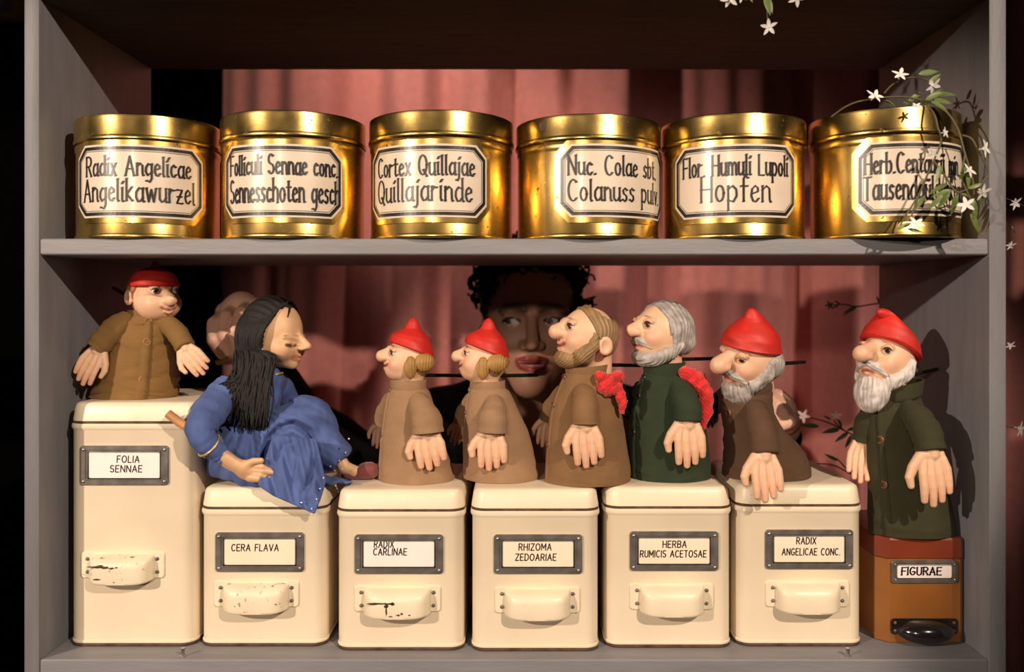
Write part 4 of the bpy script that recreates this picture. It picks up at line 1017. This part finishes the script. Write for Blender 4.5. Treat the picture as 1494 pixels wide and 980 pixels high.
def colf(V):
    c = np.tile(GS, (len(V), 1)); V = V.astype(np.float32)
    a = np.minimum(np.abs(chain(V, [(lx-.04, -.20, -.69), (lx+.05, 0, -.69), (lx-.04, .20, -.69)], [.0]*3)), 9)[:, None]
    c = c+(np.array((.42, .13, .08))-c)*np.clip((.14-a)/.05, 0, 1)*.8
    for sy in (-1, 1):
        e = chain(V, [(1.00, sy*.22, -.27), (.985, sy*.40, -.31), (.89, sy*.58, -.26)], [.0]*3)[:, None]
        c = c+(np.array((.03, .018, .012))-c)*np.clip((.075-e)/.03, 0, 1)
        e = chain(V, [(1.02, sy*.14, .02), (.93, sy*.40, .08), (.78, sy*.62, .02)], [.0]*3)[:, None]
        c = c+(np.array((.22, .10, .05))-c)*np.clip((.05-e)/.04, 0, 1)*.6
        c = c+(np.array((.62, .26, .15))-c)*.4*gauss(V, (.75, sy*.5, -.5), .26)
    return c
hh = hd.sdf('head', f, (-1.1, -1.0, -1.75), (1.6, 1.0, 1.25), .034, M['paint'], t, colf)
# hair: a close cap and yarn strands
def f(p):
    d = ell(p, (-.08, 0, .12), (1.07, .97, 1.15))
    cut = p[:, 0]-(.62-.30*np.abs(p[:, 1])+(p[:, 2]-.9)*.20)
    d = smax(d, cut*.8, .05); d = smax(d, -(p[:, 2]+.75), .05)
    return d+.02*np.sin(40*np.arctan2(p[:, 1], p[:, 2]+.4)+6*p[:, 0])
hair = hd.sdf('hair', f, (-1.3, -1.1, -.9), (.8, 1.1, 1.35), .045, M['hair_black'], t)
rn = random.Random(11); mb = MB()
kg = K(Yg)
for i in range(300):
    u = rn.random()**1.15; v = rn.random()
    side = -1 if i % 5 else 1                                  # most of the yarn falls on the near side
    sy = -1.0 if side == -1 else 1.0
    # local start on the parting, then over the side of the skull
    xs = .60-1.20*u
    pts = [(xs, sy*.03, 1.12-.25*max(0, -xs)), (xs-.10-.12*v, sy*.55, .86-.1*v-.25*max(0, -xs)), (xs*.80-.12-.1*v, sy*(1.02+.08*v), .25-.1*v), (xs*.75-.22, sy*(1.04+.08*v), -.42)]
    wp = [Vector(q) for q in hd.W(pts)]
    # falling ends
    ex = 334+52*(1-u)+rn.uniform(-9, 9); ey = rn.uniform(592, 629) if u < .75 else rn.uniform(560, 605)
    if u > .72: ex = rn.uniform(314, 345)
    yy = (.061+.010*v) if side == -1 else Yg+.045
    if side == 1: ex = rn.uniform(330, 352); ey = rn.uniform(540, 590)
    mx_ = 393-50*u+rn.uniform(-5, 5)
    wp += [P(mx_+4+rn.uniform(-4, 4), 524+rn.uniform(-9, 9), yy+.007), P(mx_+rn.uniform(-4, 4), 550+rn.uniform(-6, 6), yy+.003), P((mx_+ex)/2+rn.uniform(-6, 6), (548+ey)/2, yy-.001), P(ex, ey, yy)]
    mb.tube(wp, [.0011]+[.00125]*6+[.0008], 5, sub=4)
for i in range(26):                                            # loose locks by the temple
    u = rn.random(); a = hd.W([(.46-.1*u, -.10-.35*rn.random(), 1.0-.25*u)])[0]
    b_ = hd.W([(.40-.2*u, -.82, .45)])[0]; c = hd.W([(.18-.25*u, -.97, -.25)])[0]
    mb.tube([Vector(a), Vector(b_), Vector(c), P(398-14*u, 560+rn.uniform(0, 25), .066)], [.001, .0012, .0012, .0006], 5, sub=6)
for i in range(14):
    a = hd.W([(.45, .0, 1.06)])[0]
    mb.tube([Vector(a), Vector(hd.W([(.62, -.05-.1*rn.random(), .95)])[0]), Vector(hd.W([(.66+.1*rn.random(), -.2-.2*rn.random(), .62)])[0])], [.0012, .0011, .0006], 5, sub=5)
mb.build('hair_strand', M['hair_black'], hair)
# dress, modelled in picture-aligned columns of depth and then placed in space
def shaped(name, f, lo, hi, h, m, parent, colf=None, kref=.000877):
    V, Fc = surfnet(f, lo, hi, h)
    W_ = np.empty_like(V); kk = (D+V[:, 2]*kref)/F
    W_[:, 0] = (V[:, 0]-VX)*kk; W_[:, 1] = V[:, 2]*kref; W_[:, 2] = Z0-(V[:, 1]-VY)*kk
    return mk(name, W_, Fc[:, ::-1], m, parent, col=None if colf is None else colf(V)), V
yg = Yg/.000877
def poly2(p, pts):
    x, y = p[:, 0], p[:, 1]; n = len(pts); d = np.full(len(p), 1e9, dtype=np.float32); sg = np.zeros(len(p), bool)
    for i in range(n):
        (ax, ay), (bx, by) = pts[i], pts[(i+1) % n]
        ex, ey = bx-ax, by-ay; t_ = np.clip(((x-ax)*ex+(y-ay)*ey)/(ex*ex+ey*ey), 0, 1)
        d = np.minimum(d, np.hypot(x-ax-t_*ex, y-ay-t_*ey))
        c = ((ay > y) != (by > y)) & (x < (bx-ax)*(y-ay)/((by-ay) if by != ay else 1e-9)+ax); sg ^= c
    return np.where(sg, -d, d)
def f(p):
    d = chain(p, [(388, 556, yg), (380, 580, yg), (368, 612, yg)], [24, 31, 27])
    d = smin(d, chain(p, [(352, 560, yg-18), (392, 552, yg), (405, 556, yg+22)], [15, 17, 15]), 10)
    return d+1.2*np.sin(p[:, 0]*.35+p[:, 1]*.12)
shaped('bodice', f, (315, 525, yg-60), (440, 650, yg+60), 2.0, M['blue'], t)
MB().tube([P(395+17*math.cos(a), 546-4*math.cos(a)+2, Yg+.017*math.sin(a)) for a in [2*math.pi*j/24 for j in range(25)]], .0016, 8).build('neck_trim', M['goldtrim'], t)
def f(p):
    a = np.arctan2(p[:, 1]-592, p[:, 0]-362); r = np.hypot(p[:, 1]-592, p[:, 0]-362)
    d = cone(p, (366, 608, yg), (346, 655, yg), 28, 44)
    d = smin(d, ell(p, (345, 662, yg-6), (50, 34, 58)), 12)
    d = smin(d, cone(p, (352, 655, yg-10), (446, 612, yg-16), 40, 34), 14)
    d = smin(d, cone(p, (352, 650, yg+25), (450, 612, yg+20), 34, 32), 14)
    d = smin(d, cone(p, (450, 612, yg-12), (486, 664, yg-14), 35, 28), 10)
    d = smin(d, cone(p, (450, 612, yg+20), (488, 660, yg+14), 32, 26), 10)
    d = smax(d, ((p[:, 0]-493)*.74+(p[:, 1]-676)*.68), 4)        # hem
    lim = VY+(Z0-TOP[1])*F/(D+p[:, 2]*.000877)
    d = smax(d, p[:, 1]-lim, 3)
    d = smin(d, chain(p, [(312, 676, yg-40), (350, 694, yg-62), (390, 700, yg-66)], [17, 14, 12]), 10)
    d = smax(d, (VX-.3895*F/(D+p[:, 2]*.000877))-p[:, 0], 3)
    am = np.clip(r/70, 0, 1)*2.3
    d = d+am*np.sin(a*13+.03*r)+.5*am*np.sin(a*29-.05*r)+.5*np.sin(p[:, 0]*.33-p[:, 1]*.25)*np.sin(p[:, 1]*.3)
    arcp = [(386, 664), (392, 640), (408, 624), (430, 618), (450, 630), (459, 656), (456, 690), (446, 716)]
    ar = [(a_, b_, 0) for a_, b_ in arcp]; q = p.copy(); q[:, 2] = 0
    g = chain(q, ar, [0]*len(ar)); front = np.clip((yg-p[:, 2])/20, 0, 1)
    SH = [6.5*np.exp(-(g/4.2)**2)-3.0*np.exp(-((g-9)/5.5)**2)]; d = d+front*SH[0]
    ar2 = [(404, 668, 0), (414, 650, 0), (428, 646, 0), (436, 664, 0), (430, 700, 0)]
    g = chain(q, ar2, [0]*5); s2 = 5.0*np.exp(-(g/4)**2); d = d+front*s2; SH[0] = SH[0]+s2
    z0 = 27+(750-p[:, 1])*.20+np.clip(668-p[:, 1], 0, 99)*.35+3.6*np.sin(.20*(p[:, 0]*.95-p[:, 1]*.40)+1)+1.3*np.sin(.47*(p[:, 0]-p[:, 1]*.2))+SH[0]*.8
    d = smin(d, np.maximum(poly2(p, [(398, 634), (386, 672), (376, 708), (398, 723), (430, 737), (459, 750), (468, 728), (476, 702), (462, 640)]), np.abs(p[:, 2]-z0)-3.2)*.8, 5)
    z1 = 68+.9*np.sin(p[:, 0]*.3)+(p[:, 0]-455)*.25
    lim3 = VY+(Z0-TOP[2]-.0006)*F/(D+p[:, 2]*.000877)
    fl = np.maximum(poly2(p, [(452, 690), (480, 692), (517, 703), (500, 708), (474, 713), (455, 708)]), np.abs(p[:, 1]-(700+2*np.sin(p[:, 0]*.25)+(p[:, 2]-80)*-.15))-3)
    d = smin(d, np.maximum(fl, np.abs(p[:, 2]-82)-26), 3)
    return d
sk, SV = shaped('skirt', f, (280, 575, 22), (525, 760, yg+75), 1.7, M['blue'], t)
def f(p): return chain(p, [(335, 612, yg-34), (352, 608, yg-40), (384, 606, yg-36)], [5, 6, 5])+.8*np.sin(p[:, 0]*.9+p[:, 1]*.6)
shaped('waistband', f, (322, 590, yg-55), (396, 625, yg-15), 1.3, M['blue_dark'], t)
def front(px, py):
    m = (np.hypot(SV[:, 0]-px, SV[:, 1]-py) < 4.5)
    return P(px, py, (SV[m, 2].min() if m.any() else 60)*.000877-.0006)
for px, py in ((509, 640), (504, 660), (495, 672), (482, 680), (472, 697), (467, 713), (462, 728), (455, 742), (440, 733), (499, 684)):
    q = front(px, py)
    if True:
        mbb = MB(); mbb.lathe([(0, -.0013), (.0009, -.0009), (.0013, 0), (.0009, .0009), (0, .0013)], q, 10); mbb.build('bead', M['bead'], sk)
# near arm: wide sleeve, narrow forearm
w_ = [(338, 560, .085, 20), (322, 580, .072, 24), (303, 605, .042, 25), (293, 628, .021, 22), (301, 646, .022, 18), (318, 660, .032, 14.5), (327, 668, .036, 13)]
sleeve(t, w_, M['blue'], 4, amp=.06)
pp = [P(293+8*math.cos(a)-1, 640+14*math.sin(a)*.5+8*math.cos(a)*-.1, .030+.004*math.sin(a)) for a in [0]]
mbr = MB(); c0 = P(305, 649, .0245); dv = (P(318, 660, .032)-P(301, 646, .022)).normalized(); u_ = dv.cross(Vector((0, 1, 0))).normalized(); v_ = dv.cross(u_)
mbr.tube([c0+u_*(0.0157*math.cos(a))+v_*(0.0157*math.sin(a)) for a in [2*math.pi*j/30 for j in range(31)]], .0013, 6).build('bracelet', M['goldtrim'], t)
def f(p):
    d = chain(p, [(318, 662, 38), (340, 676, 42), (352, 682, 43)], [13, 11.5, 11])
    d = smin(d, ell(p, (364, 686, 46), (19, 15, 11)), 7)
    d = smin(d, chain(p, [(360, 678, 40), (370, 673, 36), (381, 672, 34)], [7, 5.6, 4.6]), 3)
    for i, (a, b_, c, e) in enumerate(((376, 681, 393, 686), (376, 687, 397, 689), (374, 693, 391, 697), (370, 698, 384, 702))):
        d = smin(d, chain(p, [(a-6, b_-1, 42), (a+6, b_+.5, 37), (c, e, 41)], [6.0, 5.4, 4.2]), 1.2)
    return d
shaped('hand', f, (300, 640, 20), (405, 720, 70), .9, M['paint'], t, lambda V: np.tile(GS, (len(V), 1)))
# far arm folded behind, feet in shoes
sleeve(t, [(410, 560, .14, 15), (420, 585, .155, 16), (415, 610, .16, 14)], M['blue'], 2)
for (dx, yy) in ((0, 108), (-4, 138)):
    shaped('foot', lambda p: smin(chain(p, [(490+dx, 664, yy), (503+dx, 682, yy-2), (516+dx, 687, yy-4)], [11, 10, 9]), ell(p, (524+dx, 690, yy-4), (14, 8, 9)), 5), (470, 645, yy-25), (560, 710, yy+22), 1.3, M['paint'], t, lambda V: np.tile(GS, (len(V), 1)))
    def f(p):
        d = chain(p, [(509+dx, 692, yy-2), (528+dx, 689, yy-4), (540+dx, 686, yy-4)], [7.5, 11.5, 12.5])
        d = smax(d, p[:, 1]-699.5, 2); d = smax(d, -ell(p, (512+dx, 676, yy-3), (17, 14.5, 10)), 2)
        return d
    shaped('shoe', f, (490, 665, yy-25), (570, 710, yy+22), 1.2, M['shoe'], t)
MB().tube([P(245, 603, .026), P(262, 616, .025), P(290, 634, .022)], [.0052, .0054, .0050], 14).build('arm_rod', M['wood'], t, sharp=40)
MB().tube([P(318, 528, .205), P(345, 519, .180), P(385, 503, .125)], .0050, 14).build('head_rod', M['wood'], t, sharp=40)

# ================================================================ the player behind the shelf
YP = .470; pp_ = thing('person', 'person with dark curly hair in black, peering through from behind the shelf', 'person', (.03, .62, 0))
kf = .00111
FS = np.array((.43, .22, .145))
HC = np.array((P(775, 476, .47).x, .47, P(775, 476, .47).z))
def LH(p):                     # head-local, metres: x right in the picture, y towards the camera, z up
    return p
eyez, mz = .010, -.056
def person(p):
    q = p-HC.astype(np.float32)
    q = np.stack([q[:, 0], -q[:, 1], q[:, 2]], 1)
    d = ell(q, (0, -.015, .035), (.076, .098, .100))
    d = smin(d, ell(q, (0, .020, -.035), (.062, .068, .075)), .03)
    d = smin(d, ell(q, (0, .058, -.093), (.026, .026, .022)), .03)
    for s in (-1, 1):
        d = smin(d, ell(q, (s*.040, .055, -.025), (.026, .024, .026)), .02)
        d = smin(d, cone(q, (s*.012, .088, .030), (s*.050, .070, .028), .008, .006), .012)
        d = smax(d, -ell(q, (s*.033, .098, eyez), (.018, .018, .011)), .012)
        d = smin(d, ell(q, (s*.033, .068, eyez), (.0145, .014, .0125)), .003)
        d = smin(d, ell(q, (s*.077, -.015, -.005), (.008, .018, .030)), .006)
    d = smin(d, cone(q, (0, .088, .018), (0, .108, -.024), .007, .011), .010)
    for s in (-1, 1): d = smin(d, ell(q, (s*.012, .094, -.028), (.009, .010, .008)), .006)
    d = smin(d, chain(q, [(-.022, .084, mz+.003), (-.006, .094, mz+.007), (.006, .094, mz+.007), (.022, .084, mz+.003)], [.003, .0062, .0062, .003]), .004)
    d = smin(d, chain(q, [(-.018, .084, mz-.006), (0, .093, mz-.010), (.018, .084, mz-.006)], [.003, .0075, .003]), .004)
    d = smax(d, -chain(q, [(-.020, .094, mz-.001), (0, .102, mz-.002), (.020, .094, mz-.001)], [.001, .0042, .001]), .002)
    d = smin(d, cone(q, (0, -.030, -.06), (0, -.050, -.20), .050, .056), .03)
    # trunk, shoulders, arms
    b = ell(p, (.03, .60, 1.02), (.155, .105, .26))
    b = smin(b, cone(p, (-.125, .575, 1.13), (.185, .575, 1.13), .055, .055), .06)
    d = smin(d, b, .04)
    for pts, rr in ((ARM_L, [.050, .040, .036, .025]), (ARM_R, [.050, .040, .036, .025])):
        d = smin(d, chain(p, pts, rr), .03)
    for (w0, kn, fs, th) in (HAND_L, HAND_R):
        h = cone(p, w0, kn[1], .024, .024); h = smin(h, cone(p, kn[0], kn[3], .017, .015), .015)
        d = smin(d, h, .015)
        for fg in fs: d = smin(d, chain(p, fg, [.0100, .0096, .0090, .0080]), .0025)
        d = smin(d, chain(p, th, [.014, .0115, .0095]), .006)
    return d
def pv(px, py, Y): return tuple(P(px, py, Y))
ARM_L = [(-.135, .575, 1.13), (-.25, .62, 1.03), pv(432, 606, .42), pv(362, 498, .265)]
ARM_R = [(.195, .575, 1.13), (.29, .60, .99), pv(1112, 705, .42), pv(1140, 622, .285)]
# the fist round the head rod: knuckles up, fingers wrapped towards the camera
KN = [pv(330, 458, .245), pv(352, 449, .235), pv(371, 446, .225), pv(388, 450, .215)]
def wrap(kn, dx): return None
FL = []
for (ax, ay), (bx, by), (cx, cy), (ex, ey) in (((330, 458), (312, 472), (311, 496), (324, 516)), ((346, 450), (330, 462), (326, 490), (336, 512)), ((366, 445), (352, 456), (344, 482), (350, 506)), ((384, 446), (372, 454), (362, 474), (364, 498))):
    FL.append([pv(ax, ay, .235), pv(bx, by, .190), pv(cx, cy, .168), pv(ex, ey, .185)])
HAND_L = (pv(362, 498, .265), KN, FL, [pv(372, 500, .240), pv(352, 516, .222), pv(330, 523, .205)])
KR = [pv(1128, 585, .24), pv(1136, 597, .24), pv(1142, 607, .24), pv(1148, 617, .24)]
FR = []
for (bx, by), (ex, ey) in (((1128, 583), (1120, 590)), ((1136, 590), (1124, 600)), ((1143, 600), (1130, 610)), ((1154, 612), (1140, 620))):
    FR.append([pv(bx+4, by+4, .250), pv(bx+2, by, .215), pv(bx-2, by+3, .195), pv(ex, ey, .188)])
HAND_R = (pv(1140, 622, .285), KR, FR, [pv(1130, 626, .25), pv(1122, 618, .225), pv(1116, 612, .21)])
def colp(V):
    c = np.tile(FS, (len(V), 1)); q = V-HC; q = np.stack([q[:, 0], -q[:, 1], q[:, 2]], 1).astype(np.float32)
    a = chain(q, [(-.020, .088, mz-.001), (0, .098, mz-.001), (.020, .088, mz-.001)], [0]*3)
    lm = np.clip((.0135-np.abs(a))/.003, 0, 1)[:, None]
    c = c+(np.array((.30, .045, .04))-c)*lm
    tm = (np.clip((.0040-np.abs(a))/.0012, 0, 1)*(q[:, 1] < .097))[:, None]
    c = c+(np.array((.55, .48, .42))-c)*tm
    for s in (-1, 1):
        e = np.hypot((q[:, 0]-s*.033)/.0125, (q[:, 2]-eyez)/.0065)
        c = np.where(((e < 1) & (q[:, 1] > .05))[:, None], np.array((.70, .66, .62)), c)
        i = np.hypot(q[:, 0]-s*.033+.005, q[:, 2]-eyez-.001)
        c = np.where(((e < 1) & (i < .0058) & (q[:, 1] > .05))[:, None], np.array((.02, .012, .008)), c)
        l = np.abs(e-1.0); c = np.where(((l < .22) & (q[:, 2] > eyez-.001) & (q[:, 1] > .05))[:, None], np.array((.02, .012, .01)), c)
        bq = chain(q, [(s*.014, .095, .031), (s*.035, .085, .037), (s*.054, .07, .028)], [0]*3)
        c = c+(np.array((.03, .018, .012))-c)*np.clip((.011-bq)/.006, 0, 1)[:, None]*.85
    for hx_, hz_ in ((345, 470), (1138, 600)):  # hands painted lighter than the face, standing in for light on them
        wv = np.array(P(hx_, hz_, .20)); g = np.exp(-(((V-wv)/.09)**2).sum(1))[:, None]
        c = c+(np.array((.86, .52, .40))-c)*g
    return c
V, Fc = surfnet(person, (-.50, .13, .82), (.52, .76, 1.50), .0026)
body = mk('body', V, Fc, M['paint'], pp_, col=colp(V))
# curly hair piled up
rn = random.Random(5); cs = []
for i in range(230):
    a = rn.uniform(0, 2*math.pi); b_ = rn.uniform(.02, 1)
    x = .088*math.cos(a); z = .115*math.sin(a)
    rr = math.sqrt(rn.random()); X_, Z_ = x*rr, .045+z*rr
    yd = -.03-.075*(1-rr*rr)**.5 if rn.random() < .4 else .055*(1-rr)+.01
    q = Vector((X_, yd, Z_))
    if Z_ < .075 and abs(X_) < .068 and yd > -.02: continue
    if Z_ < -.03: continue
    cs.append(q)
mb = MB()
for q in cs:
    for w_i in range(3):
        ax = Vector((rn.uniform(-1, 1), rn.uniform(-1, 1), rn.uniform(-1, 1))).normalized(); u = ax.orthogonal().normalized(); v = ax.cross(u)
        r0 = rn.uniform(.008, .016); tw = rn.uniform(1.2, 2.2); c = Vector(HC)+Vector((q.x, -q.y, q.z))+Vector((rn.uniform(-.01, .01), rn.uniform(-.01, .01), rn.uniform(-.01, .01)))
        pts = [c+u*(r0*math.cos(s_*tw*6.28/16))+v*(r0*math.sin(s_*tw*6.28/16))+ax*(s_*.0013) for s_ in range(17)]
        mb.tube(pts, rn.uniform(.0016, .0030), 5)
hb, hf = surfnet(lambda p: smax(ell(p, (0, -.025, .048), (.088, .100, .104)), np.minimum(p[:, 1]-(.060-.2*np.abs(p[:, 0])), 9)+np.where(p[:, 2] > .085, -.05, .0)+np.where((p[:, 2] <= .085) & (p[:, 1] > -.01), .03, 0), .01)+.004*np.sin(p[:, 0]*300)*np.sin(p[:, 2]*280), (-.12, -.15, -.08), (.12, .11, .18), .004)
mb.add([Vector(HC)+Vector((v[0], -v[1], v[2])) for v in hb], [tuple(f_[::-1]) for f_ in hf])
mb.build('hair', M['curl'], pp_)
# black dress: bodice with sleeves, long skirt to the floor
def f(p):
    b = ell(p, (.03, .60, 1.0), (.168, .120, .27))
    b = smin(b, cone(p, (-.13, .575, 1.125), (.19, .575, 1.125), .066, .066), .06)
    for A in (ARM_L, ARM_R):
        a = chain(p, A, [.062, .050, .044, .032])
        e = np.array(A[3]); v = np.array(A[3])-np.array(A[2]); v /= np.linalg.norm(v)
        a = smax(a, ((p-e.astype(np.float32))@v.astype(np.float32))+.012, .004)
        b = smin(b, a, .03)
    b = np.minimum(b, smin(cone(p, (.03, .60, .95), (.03, .60, .0), .13, .30), b, .05))
    b = smax(b, .004-p[:, 2], .002)
    neck = ell(p, (.03, .50, 1.20), (.065, .09, .07)); b = smax(b, -neck, .01)
    return b+.004*np.sin(p[:, 0]*70+8*np.sin(p[:, 2]*9))*np.clip((1.0-p[:, 2])*2, .4, 1)
V, Fc = surfnet(f, (-.55, .20, -.02), (.56, .98, 1.30), .0085)
mk('black_dress', V, Fc, M['dress'], pp_)

# ================================================================ flowering vines
LEAFN = [0]
def leaf_mesh(base, d, up, ln, wd, m, parent, bend=.25):
    d = Vector(d).normalized(); up = Vector(up); s = d.cross(up).normalized(); n_ = s.cross(d); R_ = []
    top, bot = [], []
    for i in range(9):
        u = i/8; w_ = wd*math.sin(math.pi*u**.85)**.8*(1-.25*u)/2 if 0 < u < 1 else .0001
        c = Vector(base)+d*(ln*u)-n_*(bend*ln*u*u)
        th = .00035
        R_.append([c-s*w_+n_*(w_*.35), c+n_*th, c+s*w_+n_*(w_*.35), c-n_*th])
    return MB().loft(R_).build('leaf', m, parent, sharp=80)
def flower(base, d, r, parent, m, seed):
    rn = random.Random(seed); d = Vector(d).normalized(); u = d.orthogonal().normalized(); v = d.cross(u)
    mb = MB(); mb.tube([Vector(base), Vector(base)+d*r*.7], [r*.07, r*.12], 8)
    c = Vector(base)+d*r*.65; a0 = rn.uniform(0, 6)
    for i in range(5):
        a = a0+2*math.pi*i/5+rn.uniform(-.12, .12); o = u*math.cos(a)+v*math.sin(a); s = d.cross(o); R_ = []
        dr = rn.uniform(-.15, .35)
        for j in range(7):
            q = j/6; w_ = r*.21*math.sin(math.pi*(.12+.86*q))**.8 if j < 6 else r*.02
            p = c+o*(r*q)+d*(r*dr*q*(1-.6*q)*1.5-.05*r)
            R_.append([p-s*w_+d*r*.04, p+d*r*.015, p+s*w_+d*r*.04, p-d*r*.02])
        mb.loft(R_)
    return mb.build('flower', m, parent, sharp=80)
def vine(label, stems, leaves, flowers, ms, ml, mf, base, seed=1, r=.0011):
    rn = random.Random(seed); t = thing('jasmine_vine', label, 'plant', base, 'flowering vines on the bookcase')
    for s_ in stems:
        pts = [P(*q) for q in s_]
        MB().tube(pts, [r]*(len(pts)-1)+[r*.6], 7, sub=6).build('stem', ms, t)
    for (px, py, Y, ang, ln) in leaves:
        a = math.radians(ang); b_ = P(px, py, Y)
        leaf_mesh(b_, (math.cos(a), rn.uniform(-.35, .2), math.sin(a)), (rn.uniform(-.4, .4), -1, rn.uniform(.2, .8)), ln*K(Y), ln*K(Y)*.30, ml, t, rn.uniform(.0, .3))
    for i, (px, py, Y, ang, rr) in enumerate(flowers):
        a = math.radians(ang); b_ = P(px, py, Y)
        flower(b_, (math.cos(a)*.6, -.75, math.sin(a)*.6), rr*K(Y), t, mf, seed*50+i)
    return t
yt = .03
vine('leafy flowering vine trailing over the rightmost brass canister',
     [[(1212, 171, 0.020), (1235, 155, 0.010), (1262, 146, 0.000), (1310, 141, -0.010), (1345, 146, -0.020), (1375, 158, -0.030), (1396, 185, -0.040), (1408, 225, -0.045), (1419, 262, -0.045), (1421, 285, -0.045)],
      [(1345, 146, -0.020), (1362, 165, -0.042), (1368, 185, -0.046), (1373, 205, -0.047), (1362, 235, -0.047), (1350, 262, -0.047), (1335, 300, -0.047), (1325, 330, -0.046)],
      [(1404, 197, -0.040), (1418, 203, -0.045), (1428, 222, -0.045), (1438, 240, -0.044), (1442, 255, -0.043), (1436, 262, -0.043), (1428, 275, -0.043)],
      [(1310, 116, 0.010), (1335, 113, 0.000), (1355, 118, -0.010), (1362, 135, -0.020), (1362, 146, -0.025)],
      [(1290, 136, 0.000), (1300, 125, 0.005), (1312, 118, 0.010)],
      [(1362, 235, -0.047), (1378, 255, -0.048), (1395, 280, -0.048), (1412, 275, -0.046)],
      [(1408, 225, -0.045), (1404, 260, -0.046), (1415, 290, -0.046), (1420, 320, -0.045)],
      [(1350, 262, -0.047), (1340, 285, -0.048), (1318, 320, -0.047), (1312, 335, -0.046)]],
     [(1340, 108, -0.010, 10, 34), (1355, 122, -0.020, 40, 26), (1345, 135, -0.010, 215, 30), (1365, 140, -0.025, 12, 32), (1362, 146, -0.028, -5, 32), (1352, 146, -0.025, 40, 26), (1358, 148, -0.030, -30, 34), (1345, 148, -0.020, -50, 26), (1350, 146, -0.030, 25, 30), (1318, 150, -0.010, 20, 22), (1290, 147, 0.000, -20, 26),
      (1383, 268, -0.048, 205, 30), (1390, 278, -0.048, 190, 30), (1385, 278, -0.049, 240, 32), (1395, 283, -0.048, 265, 32), (1376, 284, -0.049, 225, 30), (1350, 285, -0.048, 235, 26), (1402, 283, -0.048, -10, 24), (1410, 250, -0.046, -80, 26), (1419, 290, -0.046, -80, 30), (1416, 312, -0.045, -60, 34), (1400, 262, -0.047, 60, 26), (1428, 276, -0.045, -70, 26), (1372, 240, -0.048, 250, 30), (1330, 325, -0.048, 200, 26), (1322, 334, -0.047, -10, 24), (1412, 275, -0.046, 20, 22)],
     [(1271, 146, -0.005, 60, 14), (1311, 115, 0.005, 90, 13), (1356, 122, -0.020, -60, 13), (1428, 218, -0.048, 10, 14), (1407, 252, -0.048, 30, 13), (1428, 276, -0.046, -60, 14), (1412, 299, -0.048, 180, 13), (1373, 194, -0.048, 0, 9), (1359, 222, -0.048, -90, 9), (1334, 331, -0.049, 90, 13), (1336, 158, -0.040, 90, 8)],
     M['stem'], M['leaf'], M['petal'], P(1345, 160, -0.020), 2)
vine('sprig with a white flower hanging from the top edge of the bookcase',
     [[(1112, -40, -.012), (1116, -10, -.014), (1119, 10, -.014), (1120, 36, -.014)], [(1112, -40, -.012), (1085, -15, -.013), (1066, -4, -.013)], [(1112, -40, -.012), (1140, -20, -.013), (1160, -6, -.013)]],
     [(1116, -8, -.014, -80, 34), (1120, -4, -.014, -75, 26), (1090, -12, -.013, -60, 18)],
     [(1120, 36, -.016, -90, 13), (1064, -5, -.014, -100, 14), (1160, -6, -.014, -80, 14), (1080, -8, -.014, -80, 10)],
     M['stem'], M['leaf'], M['petal'], P(1112, -30, -.012), 4)
vine('dark leafy sprig reaching in behind the shelf beside the olive coat',
     [[(1290, 660, .34), (1255, 640, .34), (1232, 628, .335), (1205, 615, .33), (1172, 607, .33)], [(1232, 628, .335), (1220, 618, .33), (1216, 610, .33)], [(1275, 700, .34), (1240, 690, .34), (1215, 678, .335), (1185, 676, .33)], [(1240, 690, .34), (1228, 676, .335), (1220, 668, .335)]],
     [(1195, 622, .33, 175, 28), (1225, 626, .33, 185, 28), (1238, 630, .33, 215, 24), (1243, 634, .33, 245, 22), (1246, 632, .33, 60, 20), (1228, 624, .33, 110, 18), (1212, 612, .33, 150, 14), (1235, 628, .33, 20, 20), (1222, 672, .335, 150, 20), (1240, 690, .34, 60, 18)],
     [(1174, 608, .325, 150, 11), (1219, 609, .325, 100, 8)], M['stem_dark'], M['leaf_dark'], M['petal_pink'], P(1275, 660, .34), 6)
vine('bare dark twig poking in behind the right panel, above the red cap',
     [[(1300, 440, .34), (1270, 444, .34), (1250, 447, .338), (1230, 444, .335), (1212, 445, .335)], [(1250, 447, .338), (1240, 454, .335), (1230, 460, .335)], [(1285, 441, .34), (1281, 437, .34), (1279, 434, .34)]],
     [(1250, 447, .337, 205, 22), (1226, 444, .335, 150, 12), (1224, 445, .335, 205, 12), (1282, 442, .34, 110, 12)],
     [(1212, 445, .333, 180, 7)], M['stem_dark'], M['stem_dark'], M['stem_dark'], P(1290, 441, .34), 8)
vine('flowering sprig hanging outside along the right panel of the bookcase',
     [[(1455, 150, .07), (1458, 250, .06), (1456, 330, .06), (1454, 420, .06), (1456, 520, .06), (1460, 610, .06), (1480, 624, .055)], [(1457, 286, .06), (1486, 296, .055), (1500, 305, .05)]],
     [(1476, 330, .06, -60, 12)],
     [(1476, 293, .05, -60, 11), (1472, 355, .05, -80, 8), (1472, 500, .05, -90, 8), (1480, 623, .05, -20, 13)], M['stem_dark'], M['leaf_dark'], M['petal'], P(1477, 150, .07), 9, .0006)
